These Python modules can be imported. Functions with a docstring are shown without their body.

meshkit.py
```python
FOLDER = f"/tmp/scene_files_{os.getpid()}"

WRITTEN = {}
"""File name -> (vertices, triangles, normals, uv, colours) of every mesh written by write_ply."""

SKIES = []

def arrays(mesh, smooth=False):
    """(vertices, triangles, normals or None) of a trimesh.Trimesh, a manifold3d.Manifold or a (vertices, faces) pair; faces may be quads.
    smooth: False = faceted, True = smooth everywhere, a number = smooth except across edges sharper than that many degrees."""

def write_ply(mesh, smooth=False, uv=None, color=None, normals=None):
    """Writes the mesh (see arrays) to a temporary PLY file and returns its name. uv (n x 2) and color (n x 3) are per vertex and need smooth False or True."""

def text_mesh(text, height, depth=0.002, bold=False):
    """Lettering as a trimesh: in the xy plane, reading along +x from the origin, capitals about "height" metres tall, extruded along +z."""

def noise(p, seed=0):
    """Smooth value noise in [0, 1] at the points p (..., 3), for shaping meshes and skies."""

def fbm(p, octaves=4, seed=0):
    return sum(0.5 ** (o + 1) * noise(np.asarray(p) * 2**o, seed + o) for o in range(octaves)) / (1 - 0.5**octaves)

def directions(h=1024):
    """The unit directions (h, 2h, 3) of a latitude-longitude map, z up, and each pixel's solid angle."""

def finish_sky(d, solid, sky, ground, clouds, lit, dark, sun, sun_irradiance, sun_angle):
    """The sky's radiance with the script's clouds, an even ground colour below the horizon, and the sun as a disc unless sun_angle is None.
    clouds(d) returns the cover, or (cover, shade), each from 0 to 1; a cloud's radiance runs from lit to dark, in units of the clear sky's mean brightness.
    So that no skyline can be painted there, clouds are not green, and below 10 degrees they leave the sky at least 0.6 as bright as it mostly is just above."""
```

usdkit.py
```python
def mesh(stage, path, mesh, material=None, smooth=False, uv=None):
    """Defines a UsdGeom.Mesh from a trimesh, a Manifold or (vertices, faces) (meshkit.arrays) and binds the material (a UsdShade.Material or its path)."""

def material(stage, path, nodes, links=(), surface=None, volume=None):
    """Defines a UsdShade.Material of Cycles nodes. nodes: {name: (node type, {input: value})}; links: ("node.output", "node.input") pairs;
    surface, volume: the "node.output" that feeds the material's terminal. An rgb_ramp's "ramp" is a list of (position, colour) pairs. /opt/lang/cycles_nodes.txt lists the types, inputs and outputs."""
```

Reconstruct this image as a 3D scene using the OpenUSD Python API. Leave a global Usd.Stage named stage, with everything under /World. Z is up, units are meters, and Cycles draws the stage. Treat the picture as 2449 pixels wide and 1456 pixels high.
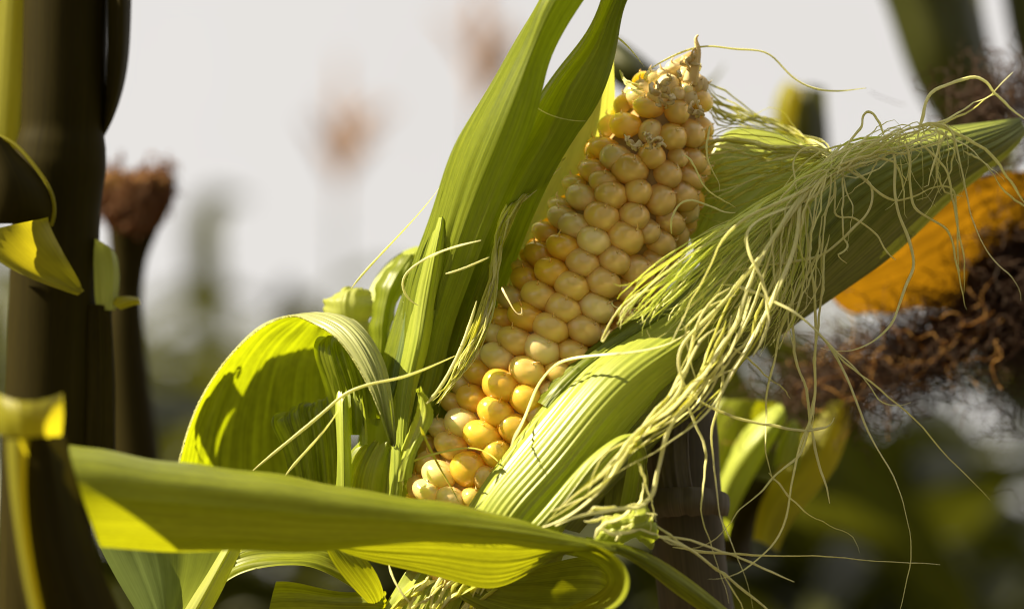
import math, random
import numpy as np
import trimesh
import usdkit
from scipy.interpolate import CubicSpline, PchipInterpolator
from pxr import Usd, UsdGeom, UsdLux, UsdShade, Gf, Sdf, Vt

stage = Usd.Stage.CreateInMemory()
UsdGeom.SetStageUpAxis(stage, 'Z')
UsdGeom.SetStageMetersPerUnit(stage, 1.0)
UsdGeom.Xform.Define(stage, '/World')
UsdGeom.Scope.Define(stage, '/World/Looks')

# ---------------------------------------------------------------- camera, sky, sun, exposure
PITCH = math.radians(8.0)
CAM = np.array([0.0, 0.0, 1.05])
RIGHT = np.array([1.0, 0, 0])
UP = np.array([0, -math.sin(PITCH), math.cos(PITCH)])
BACK = np.array([0, -math.cos(PITCH), -math.sin(PITCH)])
D0 = 0.543                     # the ear stands this far from the lens
TX = 18.0 / 85.0
cam = UsdGeom.Camera.Define(stage, '/World/camera')
M = Gf.Matrix4d(*RIGHT, 0, *UP, 0, *BACK, 0, *CAM, 1)
cam.AddTransformOp().Set(M)
cam.CreateHorizontalApertureAttr(36.0)
cam.CreateFocalLengthAttr(85.0)
cam.CreateFStopAttr(7.1)
cam.CreateFocusDistanceAttr(D0 - 0.017)
cam.CreateExposureAttr(1.6)
cam.CreateClippingRangeAttr(Gf.Vec2f(0.02, 2000.0))

SUN_CAM = np.array([-0.70, 0.70, 0.06])
s = SUN_CAM[0] * RIGHT + SUN_CAM[1] * UP + SUN_CAM[2] * BACK
SUN = s / np.linalg.norm(s)
SUN_EL, SUN_ROT = math.asin(SUN[2]), math.atan2(SUN[0], SUN[1])
dome = UsdLux.DomeLight.Define(stage, '/World/sky')
sky_mat = usdkit.material(stage, '/World/Looks/sky', {
    'sky': ('sky_texture', {'sky_type': 'single_scattering', 'sun_disc': False, 'sun_elevation': SUN_EL, 'sun_rotation': SUN_ROT, 'aerosol_density': 1.0}),
    'tc': ('texture_coordinate', {}),
    'n': ('noise_texture', {'scale': 2.2, 'detail': 4, 'roughness': 0.55}),
    'r': ('rgb_ramp', {'ramp': [(0.3, (5.35, 5.08, 4.78)), (0.7, (5.7, 5.45, 5.15))]}),
    'cl': ('value', {'value': 0.93}),
    'mx': ('mix_color', {'blend_type': 'mix', 'use_clamp': False}),
    'bg': ('background_shader', {'strength': 0.05}),
}, [('tc.generated', 'n.vector'), ('n.fac', 'r.fac'), ('cl.value', 'mx.fac'), ('sky.color', 'mx.a'), ('r.color', 'mx.b'), ('mx.result', 'bg.color')], surface='bg.background')
UsdShade.MaterialBindingAPI.Apply(dome.GetPrim()).Bind(sky_mat)
dome.GetPrim().SetCustomDataByKey('kind', 'structure')
dome.GetPrim().SetCustomDataByKey('label', 'pale white hazy summer sky above the corn field')
dome.GetPrim().SetCustomDataByKey('category', 'sky')
sun = UsdLux.DistantLight.Define(stage, '/World/sun')
sun.CreateIntensityAttr(1.25); sun.CreateAngleAttr(0.5); sun.CreateColorAttr(Gf.Vec3f(1.0, 0.86, 0.56))
sun.CreateNormalizeAttr(True)
z = SUN; x = np.cross([0, 0, 1.0], z); x /= np.linalg.norm(x); y = np.cross(z, x)
sun.AddTransformOp().Set(Gf.Matrix4d(*x, 0, *y, 0, *z, 0, 0, 0, 0, 1))

# ---------------------------------------------------------------- helpers
def P(a):
    """photo pixel (x, y) and height above the ear's plane in millimetres (towards the lens) -> a point of the world"""
    a = np.asarray(a, float)
    d = D0 - a[..., 2] * 1e-3
    cx = (a[..., 0] - 1224.5) / 2449 * 2 * TX * d
    cy = -(a[..., 1] - 728) / 2449 * 2 * TX * d
    return CAM + cx[..., None] * RIGHT + cy[..., None] * UP - d[..., None] * BACK

USED = {}
def numbered(parent, name):
    k = (parent, name); n = USED.get(k, 0); USED[k] = n + 1
    return f'{parent}/{name}' if n == 0 else f'{parent}/{name}_{n:03d}'

ORIGIN = {}
def says(prim, **kw):
    for k, v in kw.items():
        if v: prim.SetCustomDataByKey(k, v)

def thing(name, label, cat, origin, group=None, kind=None):
    x = UsdGeom.Xform.Define(stage, numbered('/World', name))
    x.AddTranslateOp().Set(Gf.Vec3d(*map(float, origin)))
    ORIGIN[str(x.GetPath())] = np.asarray(origin, float)
    says(x.GetPrim(), label=label, category=cat, group=group, kind=kind)
    return x

def part(parent, name, mesh, mat, smooth=True, uv=None, label=None, kind=None):
    path = '/World' if parent is None else str(parent.GetPath())
    v, f = np.asarray(mesh[0], float), np.asarray(mesh[1], int)
    o = ORIGIN.get(path, np.zeros(3))
    p = numbered(path, name)
    m = usdkit.mesh(stage, p, (v - o, f), mat, smooth=smooth, uv=uv)
    ORIGIN[p] = o
    says(m.GetPrim(), label=label, kind=kind)
    return m

def grid_faces(nu, nv, closed=False):
    f = []
    i, j = np.meshgrid(np.arange(nu - 1), np.arange(nv if closed else nv - 1), indexing='ij')
    j2 = (j + 1) % nv
    q = np.stack([i * nv + j, i * nv + j2, (i + 1) * nv + j2, (i + 1) * nv + j], -1).reshape(-1, 4)
    return np.vstack([q[:, [0, 1, 2]], q[:, [0, 2, 3]]])

def spline(pts, n, w=None):
    pts = np.asarray(pts, float)
    if len(pts) == 2:
        t = np.linspace(0, 1, n)[:, None] if pts.ndim == 2 else np.linspace(0, 1, n)[:, None, None]
        return pts[0] * (1 - t) + pts[1] * t
    flat = pts.reshape(len(pts), -1)
    d = np.linalg.norm(np.diff(flat, axis=0), axis=1) ** 0.6 + 1e-9
    t = np.concatenate([[0], np.cumsum(d)]); t /= t[-1]
    return CubicSpline(t, pts, axis=0)(np.linspace(0, 1, n))

def noise1(rng, n, octaves=((3, 1.0), (7, .6), (15, .4))):
    x = np.linspace(0, 1, n); y = np.zeros(n)
    for f, a in octaves:
        y += a * np.sin(2 * np.pi * (f * x * rng.uniform(.8, 1.2) + rng.random()))
    return y

def sheet_verts(rows, nu, nv, ridge=0.0, freq=16, wav=0.0, seed=1, fine=True, edge=0.0, torn=0.0):
    """rows: cross-sections of 2 or more (px, py, mm) points, along the length of a leaf"""
    rng = np.random.default_rng(seed)
    R = [spline(P(np.array(r, float)), nv) for r in rows]
    g = spline(np.array(R), nu)
    du = np.gradient(g, axis=0); dv = np.gradient(g, axis=1)
    n = np.cross(du, dv); n /= np.linalg.norm(n, axis=2, keepdims=True) + 1e-12
    wid = np.linalg.norm(dv, axis=2).sum(1).mean(); leng = np.linalg.norm(du, axis=2).sum(0).mean()
    if ridge:
        v = np.linspace(0, 1, nv)
        f = np.zeros(nv)
        for k in (freq, freq * 0.53, freq * 1.7, freq * .31):
            f += rng.uniform(.4, 1) * np.sin(2 * np.pi * (k * v + rng.random()) + 1.5 * np.sin(2 * np.pi * (k * .13 * v + rng.random())))
        drift = 1 + .35 * np.sin(np.linspace(0, 9, nu))[:, None]
        taper = np.minimum(1, np.linspace(0, 1, nu) * 12 + .2)[:, None]
        g = g + n * (ridge * 1e-3 * f[None, :] * drift * taper)[..., None]
    if wav:
        a = noise1(rng, nu, ((1.3, 1), (3.1, .6), (6.3, .35)))
        b = noise1(rng, nu, ((1.7, 1), (2.9, .6), (5.3, .35)))
        v = np.linspace(0, 1, nv)
        prof = np.outer(a, (1 - v) ** 2) + np.outer(b, v ** 2)
        g = g + n * (wav * 1e-3 * prof)[..., None]
    if edge:       # torn, uneven rims
        c = g.mean(1, keepdims=True)
        j = np.zeros((nu, nv)); j[:, 0] = rng.normal(0, edge, nu); j[:, -1] = rng.normal(0, edge, nu)
        g = g + (g - c) * j[..., None]
    if torn:
        d = g[-1] - g[-2]; d /= np.linalg.norm(d, axis=1, keepdims=True) + 1e-12
        h = np.clip(noise1(rng, nv, ((2, 1), (5, .8), (11, .6))) * .4 + rng.normal(0, .25, nv), -1, 1) * torn * 1e-3
        for k in range(1, 9): g[-k] = g[-k] + d * (h * (1 - (k - 1) / 8))[:, None]
    uv = np.stack(np.broadcast_arrays(np.linspace(0, 1, nv)[None, :] * wid * 1e3, np.linspace(0, 1, nu)[:, None] * leng * 1e3), -1).reshape(-1, 2)
    return g.reshape(-1, 3), grid_faces(nu, nv), uv + rng.uniform(0, 50, 2)

def sheet(parent, name, rows, mat, nu=48, nv=24, label=None, **kw):
    v, f, uv = sheet_verts(rows, nu, nv, **kw)
    GRID[0] = v.reshape(nu, nv, 3)
    return part(parent, name, (v, f), mat, True, uv, label)

GRID = [None]
def hairs(parent, edge, n, length, seed, mat, spread=1.0):
    """the short stiff hairs along a leaf's rim"""
    r = np.random.default_rng(seed); e = np.asarray(edge); ms = []
    inward = GRID[0].reshape(-1, 3).mean(0)
    for k in range(n):
        i = r.uniform(0, len(e) - 1.001); j = int(i); p = e[j] * (1 - i + j) + e[j + 1] * (i - j)
        t = e[j + 1] - e[j]; t /= np.linalg.norm(t)
        o = p - inward; o -= t * (o @ t); o /= np.linalg.norm(o)
        d = o + t * r.normal(0, .6) + BACK * r.normal(0, .6) * spread
        L = length * 1e-3 * r.uniform(.4, 1.2)
        ms.append(tube_mesh(np.array([p, p + d * L * .6, p + d * L + t * L * r.normal(0, .3)]), np.array([.00007, .00006, .00003]), 3))
    part(parent, 'leaf_hairs', join(ms), mat, kind='stuff')

def tube_mesh(pts, rad, sides=6, flat=1.0, twist=0.0):
    p = np.asarray(pts, float); n = len(p)
    t = np.gradient(p, axis=0); t /= np.linalg.norm(t, axis=1, keepdims=True) + 1e-12
    a = np.zeros_like(p)
    up = BACK if abs(t[0] @ BACK) < .9 else UP
    a[0] = np.cross(t[0], up); a[0] /= np.linalg.norm(a[0])
    for i in range(1, n):
        q = a[i - 1] - t[i] * (a[i - 1] @ t[i]); a[i] = q / (np.linalg.norm(q) + 1e-12)
    b = np.cross(t, a)
    if twist:
        w = np.linspace(0, twist, n)[:, None]
        a, b = np.cos(w) * a + np.sin(w) * b, np.cos(w) * b - np.sin(w) * a
    ang = np.arange(sides) * 2 * np.pi / sides
    r = np.broadcast_to(rad, (n,))[:, None, None]
    v = p[:, None] + r * (np.cos(ang)[None, :, None] * a[:, None] + flat * np.sin(ang)[None, :, None] * b[:, None])
    f = grid_faces(n, sides, True)
    v = v.reshape(-1, 3)
    caps = []
    for k, base in ((0, 0), (1, (n - 1) * sides)):
        for j in range(1, sides - 1):
            tri = [base, base + j + 1, base + j] if k == 0 else [base, base + j, base + j + 1]
            caps.append(tri)
    return v, np.vstack([f, caps])

def strand_pts(px, n, rng, jit=0.0, kink=0.0):
    c = spline(P(np.array(px, float)), n)
    if jit:
        for k in range(3):
            c[:, k] += jit * 1e-3 * noise1(rng, n, ((1.5, 1), (3.7, .5), (8, .25)))
    if kink:
        c += rng.normal(0, kink * 1e-3, c.shape)
    return c

def join(meshes):
    V, F, n = [], [], 0
    for v, f in meshes:
        V.append(np.asarray(v)); F.append(np.asarray(f) + n); n += len(v)
    return np.vstack(V), np.vstack(F)

# ---------------------------------------------------------------- materials
def leaf_mat(name, dark, light, trans, tw, rough=0.42, fx=1.0, contrast=0.5, spec=0.4, bump=0.25, blotch=0.25, tvein=0.55, back=None, flip=False):
    """a leaf: parallel veins along its length, light passing through"""
    lo, hi = 0.5 - 0.22 / max(contrast, .05) * .5, 0.5 + 0.22 / max(contrast, .05) * .5
    lo, hi = max(lo, 0.0), min(hi, 1.0)
    nodes = {
        'tc': ('texture_coordinate', {}),
        'm1': ('mapping', {'scale': (0.9 * fx, 0.016, 1)}), 'n1': ('noise_texture', {'scale': 1.0, 'detail': 3, 'roughness': .6}),
        'm2': ('mapping', {'scale': (0.18 * fx, 0.02, 1)}), 'n2': ('noise_texture', {'scale': 1.0, 'detail': 4, 'roughness': .6}),
        'm3': ('mapping', {'scale': (0.9, 0.35, 1)}), 'n3': ('noise_texture', {'scale': 1.0, 'detail': 5, 'roughness': .7}),
        'm4': ('mapping', {'scale': (2.6 * fx, 0.03, 1)}), 'n4': ('noise_texture', {'scale': 1.0, 'detail': 1}),
        'a1': ('mix_float', {'fac': 0.45}), 'a2': ('mix_float', {'fac': blotch}), 'a3': ('mix_float', {'fac': .3}),
        'r': ('rgb_ramp', {'ramp': [(lo, dark), (hi, light)]}),
        'rt': ('rgb_ramp', {'ramp': [(lo, tuple(c * tvein for c in trans)), (hi, trans)]}),
        'b': ('bump', {'strength': bump, 'distance': 0.0004}),
        'p': ('principled_bsdf', {'roughness': rough, 'specular_ior_level': spec}),
        't': ('translucent_bsdf', {}),
        'mx': ('mix_closure', {'fac': tw}),
    }
    links = [('tc.UV', 'm1.vector'), ('tc.UV', 'm2.vector'), ('tc.UV', 'm3.vector'), ('tc.UV', 'm4.vector'), ('m1.vector', 'n1.vector'), ('m2.vector', 'n2.vector'), ('m3.vector', 'n3.vector'), ('m4.vector', 'n4.vector'),
             ('n1.fac', 'a1.a'), ('n2.fac', 'a1.b'), ('a1.result', 'a2.a'), ('n3.fac', 'a2.b'), ('a2.result', 'a3.a'), ('n4.fac', 'a3.b'), ('a3.result', 'r.fac'), ('a3.result', 'rt.fac'), ('a3.result', 'b.height'),
             ('r.color', 'p.base_color'), ('b.normal', 'p.normal'), ('rt.color', 't.color'), ('p.BSDF', 'mx.closure1'), ('t.BSDF', 'mx.closure2')]
    if back:        # the other side of the blade is paler and waxy
        nodes['g'] = ('geometry', {}); nodes['rb'] = ('rgb_ramp', {'ramp': [(lo, back[0]), (hi, back[1])]})
        nodes['mb'] = ('mix_color', {'blend_type': 'mix'})
        links.remove(('r.color', 'p.base_color'))
        links += [('a3.result', 'rb.fac'), ('g.backfacing', 'mb.fac'), ('r.color', 'mb.b' if flip else 'mb.a'), ('rb.color', 'mb.a' if flip else 'mb.b'), ('mb.result', 'p.base_color')]
    return usdkit.material(stage, '/World/Looks/' + name, nodes, links, surface='mx.closure')

def plain_mat(name, a, b, scale=200, rough=.6, tw=0.0, trans=(0, 0, 0), bump=0.3, spec=.3, stretch=(1, 1, 1)):
    nodes = {'tc': ('texture_coordinate', {}), 'm': ('mapping', {'scale': stretch}), 'n': ('noise_texture', {'scale': scale, 'detail': 5, 'roughness': .65}), 'r': ('rgb_ramp', {'ramp': [(.3, a), (.7, b)]}),
             'b': ('bump', {'strength': bump, 'distance': .0005}), 'p': ('principled_bsdf', {'roughness': rough, 'specular_ior_level': spec}), 't': ('translucent_bsdf', {'color': trans}), 'mx': ('mix_closure', {'fac': tw})}
    links = [('tc.object', 'm.vector'), ('m.vector', 'n.vector'), ('n.fac', 'r.fac'), ('n.fac', 'b.height'), ('r.color', 'p.base_color'), ('b.normal', 'p.normal'), ('p.BSDF', 'mx.closure1'), ('t.BSDF', 'mx.closure2')]
    return usdkit.material(stage, '/World/Looks/' + name, nodes, links, surface='mx.closure')

def kernel_mat(name, crown, base):
    nodes = {'tc': ('texture_coordinate', {}), 'sx': ('separate_xyz', {}), 'n': ('noise_texture', {'scale': 160, 'detail': 3}), 'ad': ('math', {'math_type': 'multiply_add', 'value2': .22}),
             'r': ('rgb_ramp', {'ramp': [(0.45, base), (0.78, tuple((p + q) / 2 for p, q in zip(crown, base))), (1.12, crown)]}),
             'nf': ('noise_texture', {'scale': 900, 'detail': 3}), 'b': ('bump', {'strength': .06, 'distance': .0003}),
             'p': ('principled_bsdf', {'roughness': .2, 'specular_ior_level': .75, 'subsurface_weight': .5, 'subsurface_scale': .0035, 'subsurface_radius': (1.0, .55, .14)})}
    links = [('tc.UV', 'sx.vector'), ('tc.object', 'n.vector'), ('n.fac', 'ad.value1'), ('sx.x', 'ad.value3'), ('ad.value', 'r.fac'), ('tc.object', 'nf.vector'), ('nf.fac', 'b.height'), ('r.color', 'p.base_color'), ('b.normal', 'p.normal')]
    return usdkit.material(stage, '/World/Looks/' + name, nodes, links, surface='p.BSDF')

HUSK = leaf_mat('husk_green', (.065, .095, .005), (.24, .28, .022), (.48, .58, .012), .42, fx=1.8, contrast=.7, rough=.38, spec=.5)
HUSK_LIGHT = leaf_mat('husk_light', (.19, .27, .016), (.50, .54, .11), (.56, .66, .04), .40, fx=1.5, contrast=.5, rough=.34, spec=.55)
HUSK_PALE = leaf_mat('husk_pale', (.28, .33, .045), (.50, .53, .17), (.64, .68, .10), .5, fx=1.4, contrast=.4, rough=.45)
HUSK_BLUE = leaf_mat('husk_blue_green', (.085, .125, .03), (.17, .23, .07), (.40, .48, .06), .3, fx=1.2, contrast=.5, rough=.4)
LEAF = leaf_mat('leaf_green', (.055, .080, .003), (.33, .37, .03), (.58, .61, .008), .42, fx=1.5, contrast=.8, rough=.4, spec=.4)
LOOP = leaf_mat('leaf_banded', (.05, .072, .004), (.27, .31, .024), (.54, .64, .006), .5, fx=1.2, contrast=1.0, rough=.4, spec=.6, tvein=.4, back=((.34, .38, .12), (.60, .62, .32)))
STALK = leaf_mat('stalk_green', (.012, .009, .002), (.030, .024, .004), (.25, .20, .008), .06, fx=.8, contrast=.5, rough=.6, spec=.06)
SHEATH = leaf_mat('sheath_yellow', (.16, .16, .012), (.34, .33, .03), (.75, .66, .02), .55, fx=.8, contrast=.4, rough=.5)
DRY = leaf_mat('dry_sheath', (.045, .038, .022), (.12, .10, .062), (.2, .17, .06), .12, fx=1.4, contrast=.7, rough=.6)
AMBER = leaf_mat('husk_amber', (.10, .055, .005), (.26, .15, .012), (.36, .17, .005), .5, fx=.3, contrast=.8, blotch=.15, tvein=.35, rough=.5)
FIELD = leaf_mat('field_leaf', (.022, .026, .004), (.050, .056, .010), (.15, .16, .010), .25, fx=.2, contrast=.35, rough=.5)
SILK_LIME = plain_mat('silk_lime', (.70, .76, .20), (.88, .92, .42), 60, .35, .5, (.88, .94, .30), .1, .5)
OUTER = leaf_mat('husk_outer', (.070, .095, .008), (.27, .31, .055), (.3, .33, .01), .06, fx=1.6, contrast=.9, rough=.45)
SILK = plain_mat('silk', (.76, .76, .36), (.93, .91, .60), 60, .35, .5, (.92, .92, .50), .1, .5)
SILK_YELLOW = plain_mat('silk_yellow', (.52, .55, .08), (.70, .70, .18), 60, .35, .5, (.78, .76, .12), .1, .5)
SILK_DRY = plain_mat('silk_dry', (.022, .012, .008), (.07, .034, .018), 90, .6, .2, (.25, .09, .02), .1, .3)
SILK_RUST = plain_mat('silk_rust', (.07, .03, .012), (.22, .10, .035), 90, .6, .3, (.5, .2, .04), .1, .3)
SILK_TAN = plain_mat('silk_tan', (.30, .16, .04), (.45, .26, .08), 90, .6, .35, (.7, .36, .06), .1, .3)
CHAFF = plain_mat('chaff', (.74, .60, .30), (.90, .80, .52), 120, .4, .3, (.8, .66, .32), .12, .5)
COB = plain_mat('cob', (.20, .12, .04), (.34, .22, .08), 200, .7)
KERNELS = [kernel_mat('kernel_gold', (.84, .44, .05), (.70, .26, .012)), kernel_mat('kernel_yellow', (.84, .50, .13), (.72, .33, .035)),
           kernel_mat('kernel_cream', (.86, .60, .24), (.74, .40, .06)), kernel_mat('kernel_tan', (.76, .45, .14), (.60, .28, .045))]
TASSEL = plain_mat('tassel', (.32, .20, .13), (.48, .32, .22), 40, .7, .35, (.5, .34, .2))
SOIL = plain_mat('soil', (.06, .042, .028), (.13, .095, .065), 6, .9)

# ---------------------------------------------------------------- ground
def ground():
    rng = np.random.default_rng(3)
    n = 80
    a = np.linspace(-1, 1, n); g = np.sign(a) * np.abs(a) ** 2.5 * 400
    X, Y = np.meshgrid(g, g, indexing='ij')
    Z = 0.03 * np.sin(X * 8.2) * (np.abs(X) < 20) + rng.normal(0, .01, X.shape)
    m = part(None, 'ground', (np.stack([X, Y, Z], -1).reshape(-1, 3), grid_faces(n, n)), SOIL)
    says(m.GetPrim(), kind='structure', label='bare brown soil of the corn field under the plants', category='ground')
ground()

# ---------------------------------------------------------------- field plants behind
def leaf_blade(base, az, length, width, rise, droop, rng, n=14, nv=5, fold=.25):
    t = np.linspace(0, 1, n)
    el = rise - droop * t ** 1.3
    d = length / (n - 1)
    h = np.concatenate([[0], np.cumsum(np.cos(el[:-1]) * d)]); zz = np.concatenate([[0], np.cumsum(np.sin(el[:-1]) * d)])
    az_t = az + rng.uniform(-.5, .5) * t ** 2
    c = np.stack([base[0] + h * np.cos(az_t), base[1] + h * np.sin(az_t), base[2] + zz], 1)
    w = width * np.clip(1.6 * (t + .12) ** .5 * (1 - t) ** .7, .02, 1)
    side = np.stack([-np.sin(az_t), np.cos(az_t), np.zeros(n)], 1)
    v = np.linspace(-1, 1, nv)
    tw = rng.uniform(-.8, .8) * t
    g = c[:, None] + (w[:, None] * v)[..., None] * .5 * (side[:, None] * np.cos(tw)[:, None, None] + np.array([0, 0, 1.])[None, None] * np.sin(tw)[:, None, None])
    g[..., 2] += fold * w[:, None] * .5 * np.abs(v) + w[:, None] * .14 * np.sin(t * 14 + rng.random() * 6)[:, None] * v
    uv = np.stack(np.broadcast_arrays(v[None] * width * 500, t[:, None] * length * 1e3), -1).reshape(-1, 2)
    return g.reshape(-1, 3), grid_faces(n, nv), uv

def corn_plant(pos, label, seed, height=2.3, tassel=True, group=None, leaves=11, facing=None, leaf_top=.96, leaf_length=1.0):
    rng = np.random.default_rng(seed)
    pos = np.asarray(pos, float)
    t = thing('corn_plant', label, 'corn plant', pos, group)
    zs = np.linspace(0, height * .86, 14)
    lean = rng.normal(0, .025, 2)
    path = np.stack([pos[0] + lean[0] * zs ** 1.5, pos[1] + lean[1] * zs ** 1.5, pos[2] + zs], 1)
    rad = np.linspace(.015, .006, 14)
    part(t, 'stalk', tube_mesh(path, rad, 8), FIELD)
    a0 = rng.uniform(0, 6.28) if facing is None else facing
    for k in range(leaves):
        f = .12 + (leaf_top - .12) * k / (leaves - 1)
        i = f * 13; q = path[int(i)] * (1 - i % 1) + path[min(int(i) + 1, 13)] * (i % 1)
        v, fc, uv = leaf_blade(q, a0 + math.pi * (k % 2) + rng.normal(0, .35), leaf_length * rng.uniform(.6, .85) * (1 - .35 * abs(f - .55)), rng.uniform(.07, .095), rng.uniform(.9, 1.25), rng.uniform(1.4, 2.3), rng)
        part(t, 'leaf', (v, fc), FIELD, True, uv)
    if tassel:
        top = path[-1]
        ms = []
        ms.append(tube_mesh(np.linspace(top, top + [0, 0, .42], 8), np.array([.006, .007, .009, .014, .014, .012, .010, .004]), 5))
        for k in range(11):
            az = rng.uniform(0, 6.28); u = np.linspace(0, 1, 7)
            L = rng.uniform(.16, .26); sp = rng.uniform(.35, .8)
            c = top + np.stack([np.cos(az) * L * sp * u ** .8, np.sin(az) * L * sp * u ** .8, .06 + .012 * k + L * (u * .95 - .35 * u ** 2)], 1)
            ms.append(tube_mesh(c, np.array([.005, .010, .012, .012, .010, .008, .003]), 5))
        part(t, 'tassel', join(ms), TASSEL)
    return t

def copy_of(src, pos, rotz, label, group, scale=1.0):
    x = UsdGeom.Xform.Define(stage, numbered('/World', 'corn_plant'))
    x.AddTranslateOp().Set(Gf.Vec3d(*map(float, pos))); x.AddRotateZOp().Set(rotz); x.AddScaleOp().Set(Gf.Vec3f(scale, scale, scale))
    pr = x.GetPrim()
    pr.GetReferences().AddInternalReference(src.GetPath()); pr.SetInstanceable(True)
    # the reference brings its own ops; keep this prim's order
    x.SetXformOpOrder([o for o in x.GetOrderedXformOps()])
    says(pr, label=label, category='corn plant', group=group)
    return x

def at_dist(px, d):
    """where the view through photo column px is d metres away, on the ground"""
    return np.array([(px - 1224.5) / 2449 * 2 * TX * d, d * math.cos(PITCH), 0.0])


FARG = 'blurred corn plants far behind the ear'
p1 = corn_plant(at_dist(800, 6.3), 'far corn plant with the tall pinkish tassel alone against white sky, left of the husks', 11, 2.56, leaf_top=.5)
p2 = corn_plant(at_dist(1140, 5.6), 'far corn plant with an orange tassel just left of the tall husk tips', 12, 2.62, leaf_top=.5)
p3 = corn_plant(at_dist(640, 4.0), 'far corn plant showing low between the left stalk and the curled husk', 13, 1.62, tassel=False, leaves=9)
p4 = corn_plant(np.array([.35, -1.0, 0]), 'tall corn plant of the field around the viewer', 14, 2.3, group='corn plants of the field around the viewer')
p7 = corn_plant(at_dist(1870, 7.5), 'faint corn plant farthest right against the white sky', 17, 2.7, leaf_top=.5)
frng = np.random.default_rng(44)
UNDER = 'dark low corn plants crowding the lower right background'
low0 = None
for k in range(46):
    d = frng.uniform(1.5, 3.3); px = frng.uniform(1480, 2900)
    h = 1.05 + d * math.tan(math.radians(frng.uniform(2.2, 6.2 if px < 2100 else 8.5))) - .08
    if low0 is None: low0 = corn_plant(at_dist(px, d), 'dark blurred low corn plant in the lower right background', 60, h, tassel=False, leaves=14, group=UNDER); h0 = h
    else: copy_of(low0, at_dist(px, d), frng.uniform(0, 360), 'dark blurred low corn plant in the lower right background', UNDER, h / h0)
HORIZON = 'low rows of corn in the pale distance, lower left'
for k in range(54):
    d = frng.uniform(1.9, 3.0) if k % 5 == 0 else frng.uniform(4.5, 11.0)
    far = k % 5 in (1, 3); px = frng.uniform(-100, 1700)
    h = 1.05 + d * math.tan(math.radians(frng.uniform(8.5, 11.5) if far else frng.uniform(2.5, 7.0))) - .3
    copy_of(low0 if k % 2 else p3, at_dist(px, d), frng.uniform(0, 360), 'low corn plant of the pale blurred rows behind the curled husk', HORIZON, h / (h0 if k % 2 else 1.62))
# the rest of the field, round the place where the picture was taken
FIELDG = 'corn plants of the field around the viewer'
for k in range(120):
    a = frng.uniform(0, 2 * math.pi); d = frng.uniform(.75, 3.2)
    q = np.array([d * math.cos(a), .3 + d * math.sin(a), 0])
    ahead = q[1] > .1 and abs(q[0]) < .30 * q[1] + 1.1
    sunward = q[0] < 0 and abs(q[1] - .45 - q[0] * SUN[1] / SUN[0]) < .55 and q[0] > -1.75
    if ahead or sunward or np.hypot(q[0], q[1]) < .5: continue
    copy_of(p4, q, frng.uniform(0, 360), 'tall corn plant of the field around the viewer', FIELDG, frng.uniform(.85, 1.05))
p8 = corn_plant(np.array([-.78, 1.25, 0]), 'tall corn plant of the field around the viewer', 18, 2.9, group=FIELDG, leaves=16, leaf_length=.55)
for k in range(34):
    copy_of(p8, np.array([(-.75, -.95)[k % 2] + frng.normal(0, .04) - .1 * (k // 2 > 9), 1.3 + .06 * k, 0]), frng.uniform(0, 360), 'tall corn plant of the field around the viewer', FIELDG, frng.uniform(.92, 1.03))
for k in range(14):
    copy_of(p4, np.array([-1.15 + frng.normal(0, .1), 1.1 + .17 * k, 0]), frng.uniform(0, 360), 'tall corn plant of the field around the viewer', FIELDG, frng.uniform(.95, 1.08))

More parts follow.
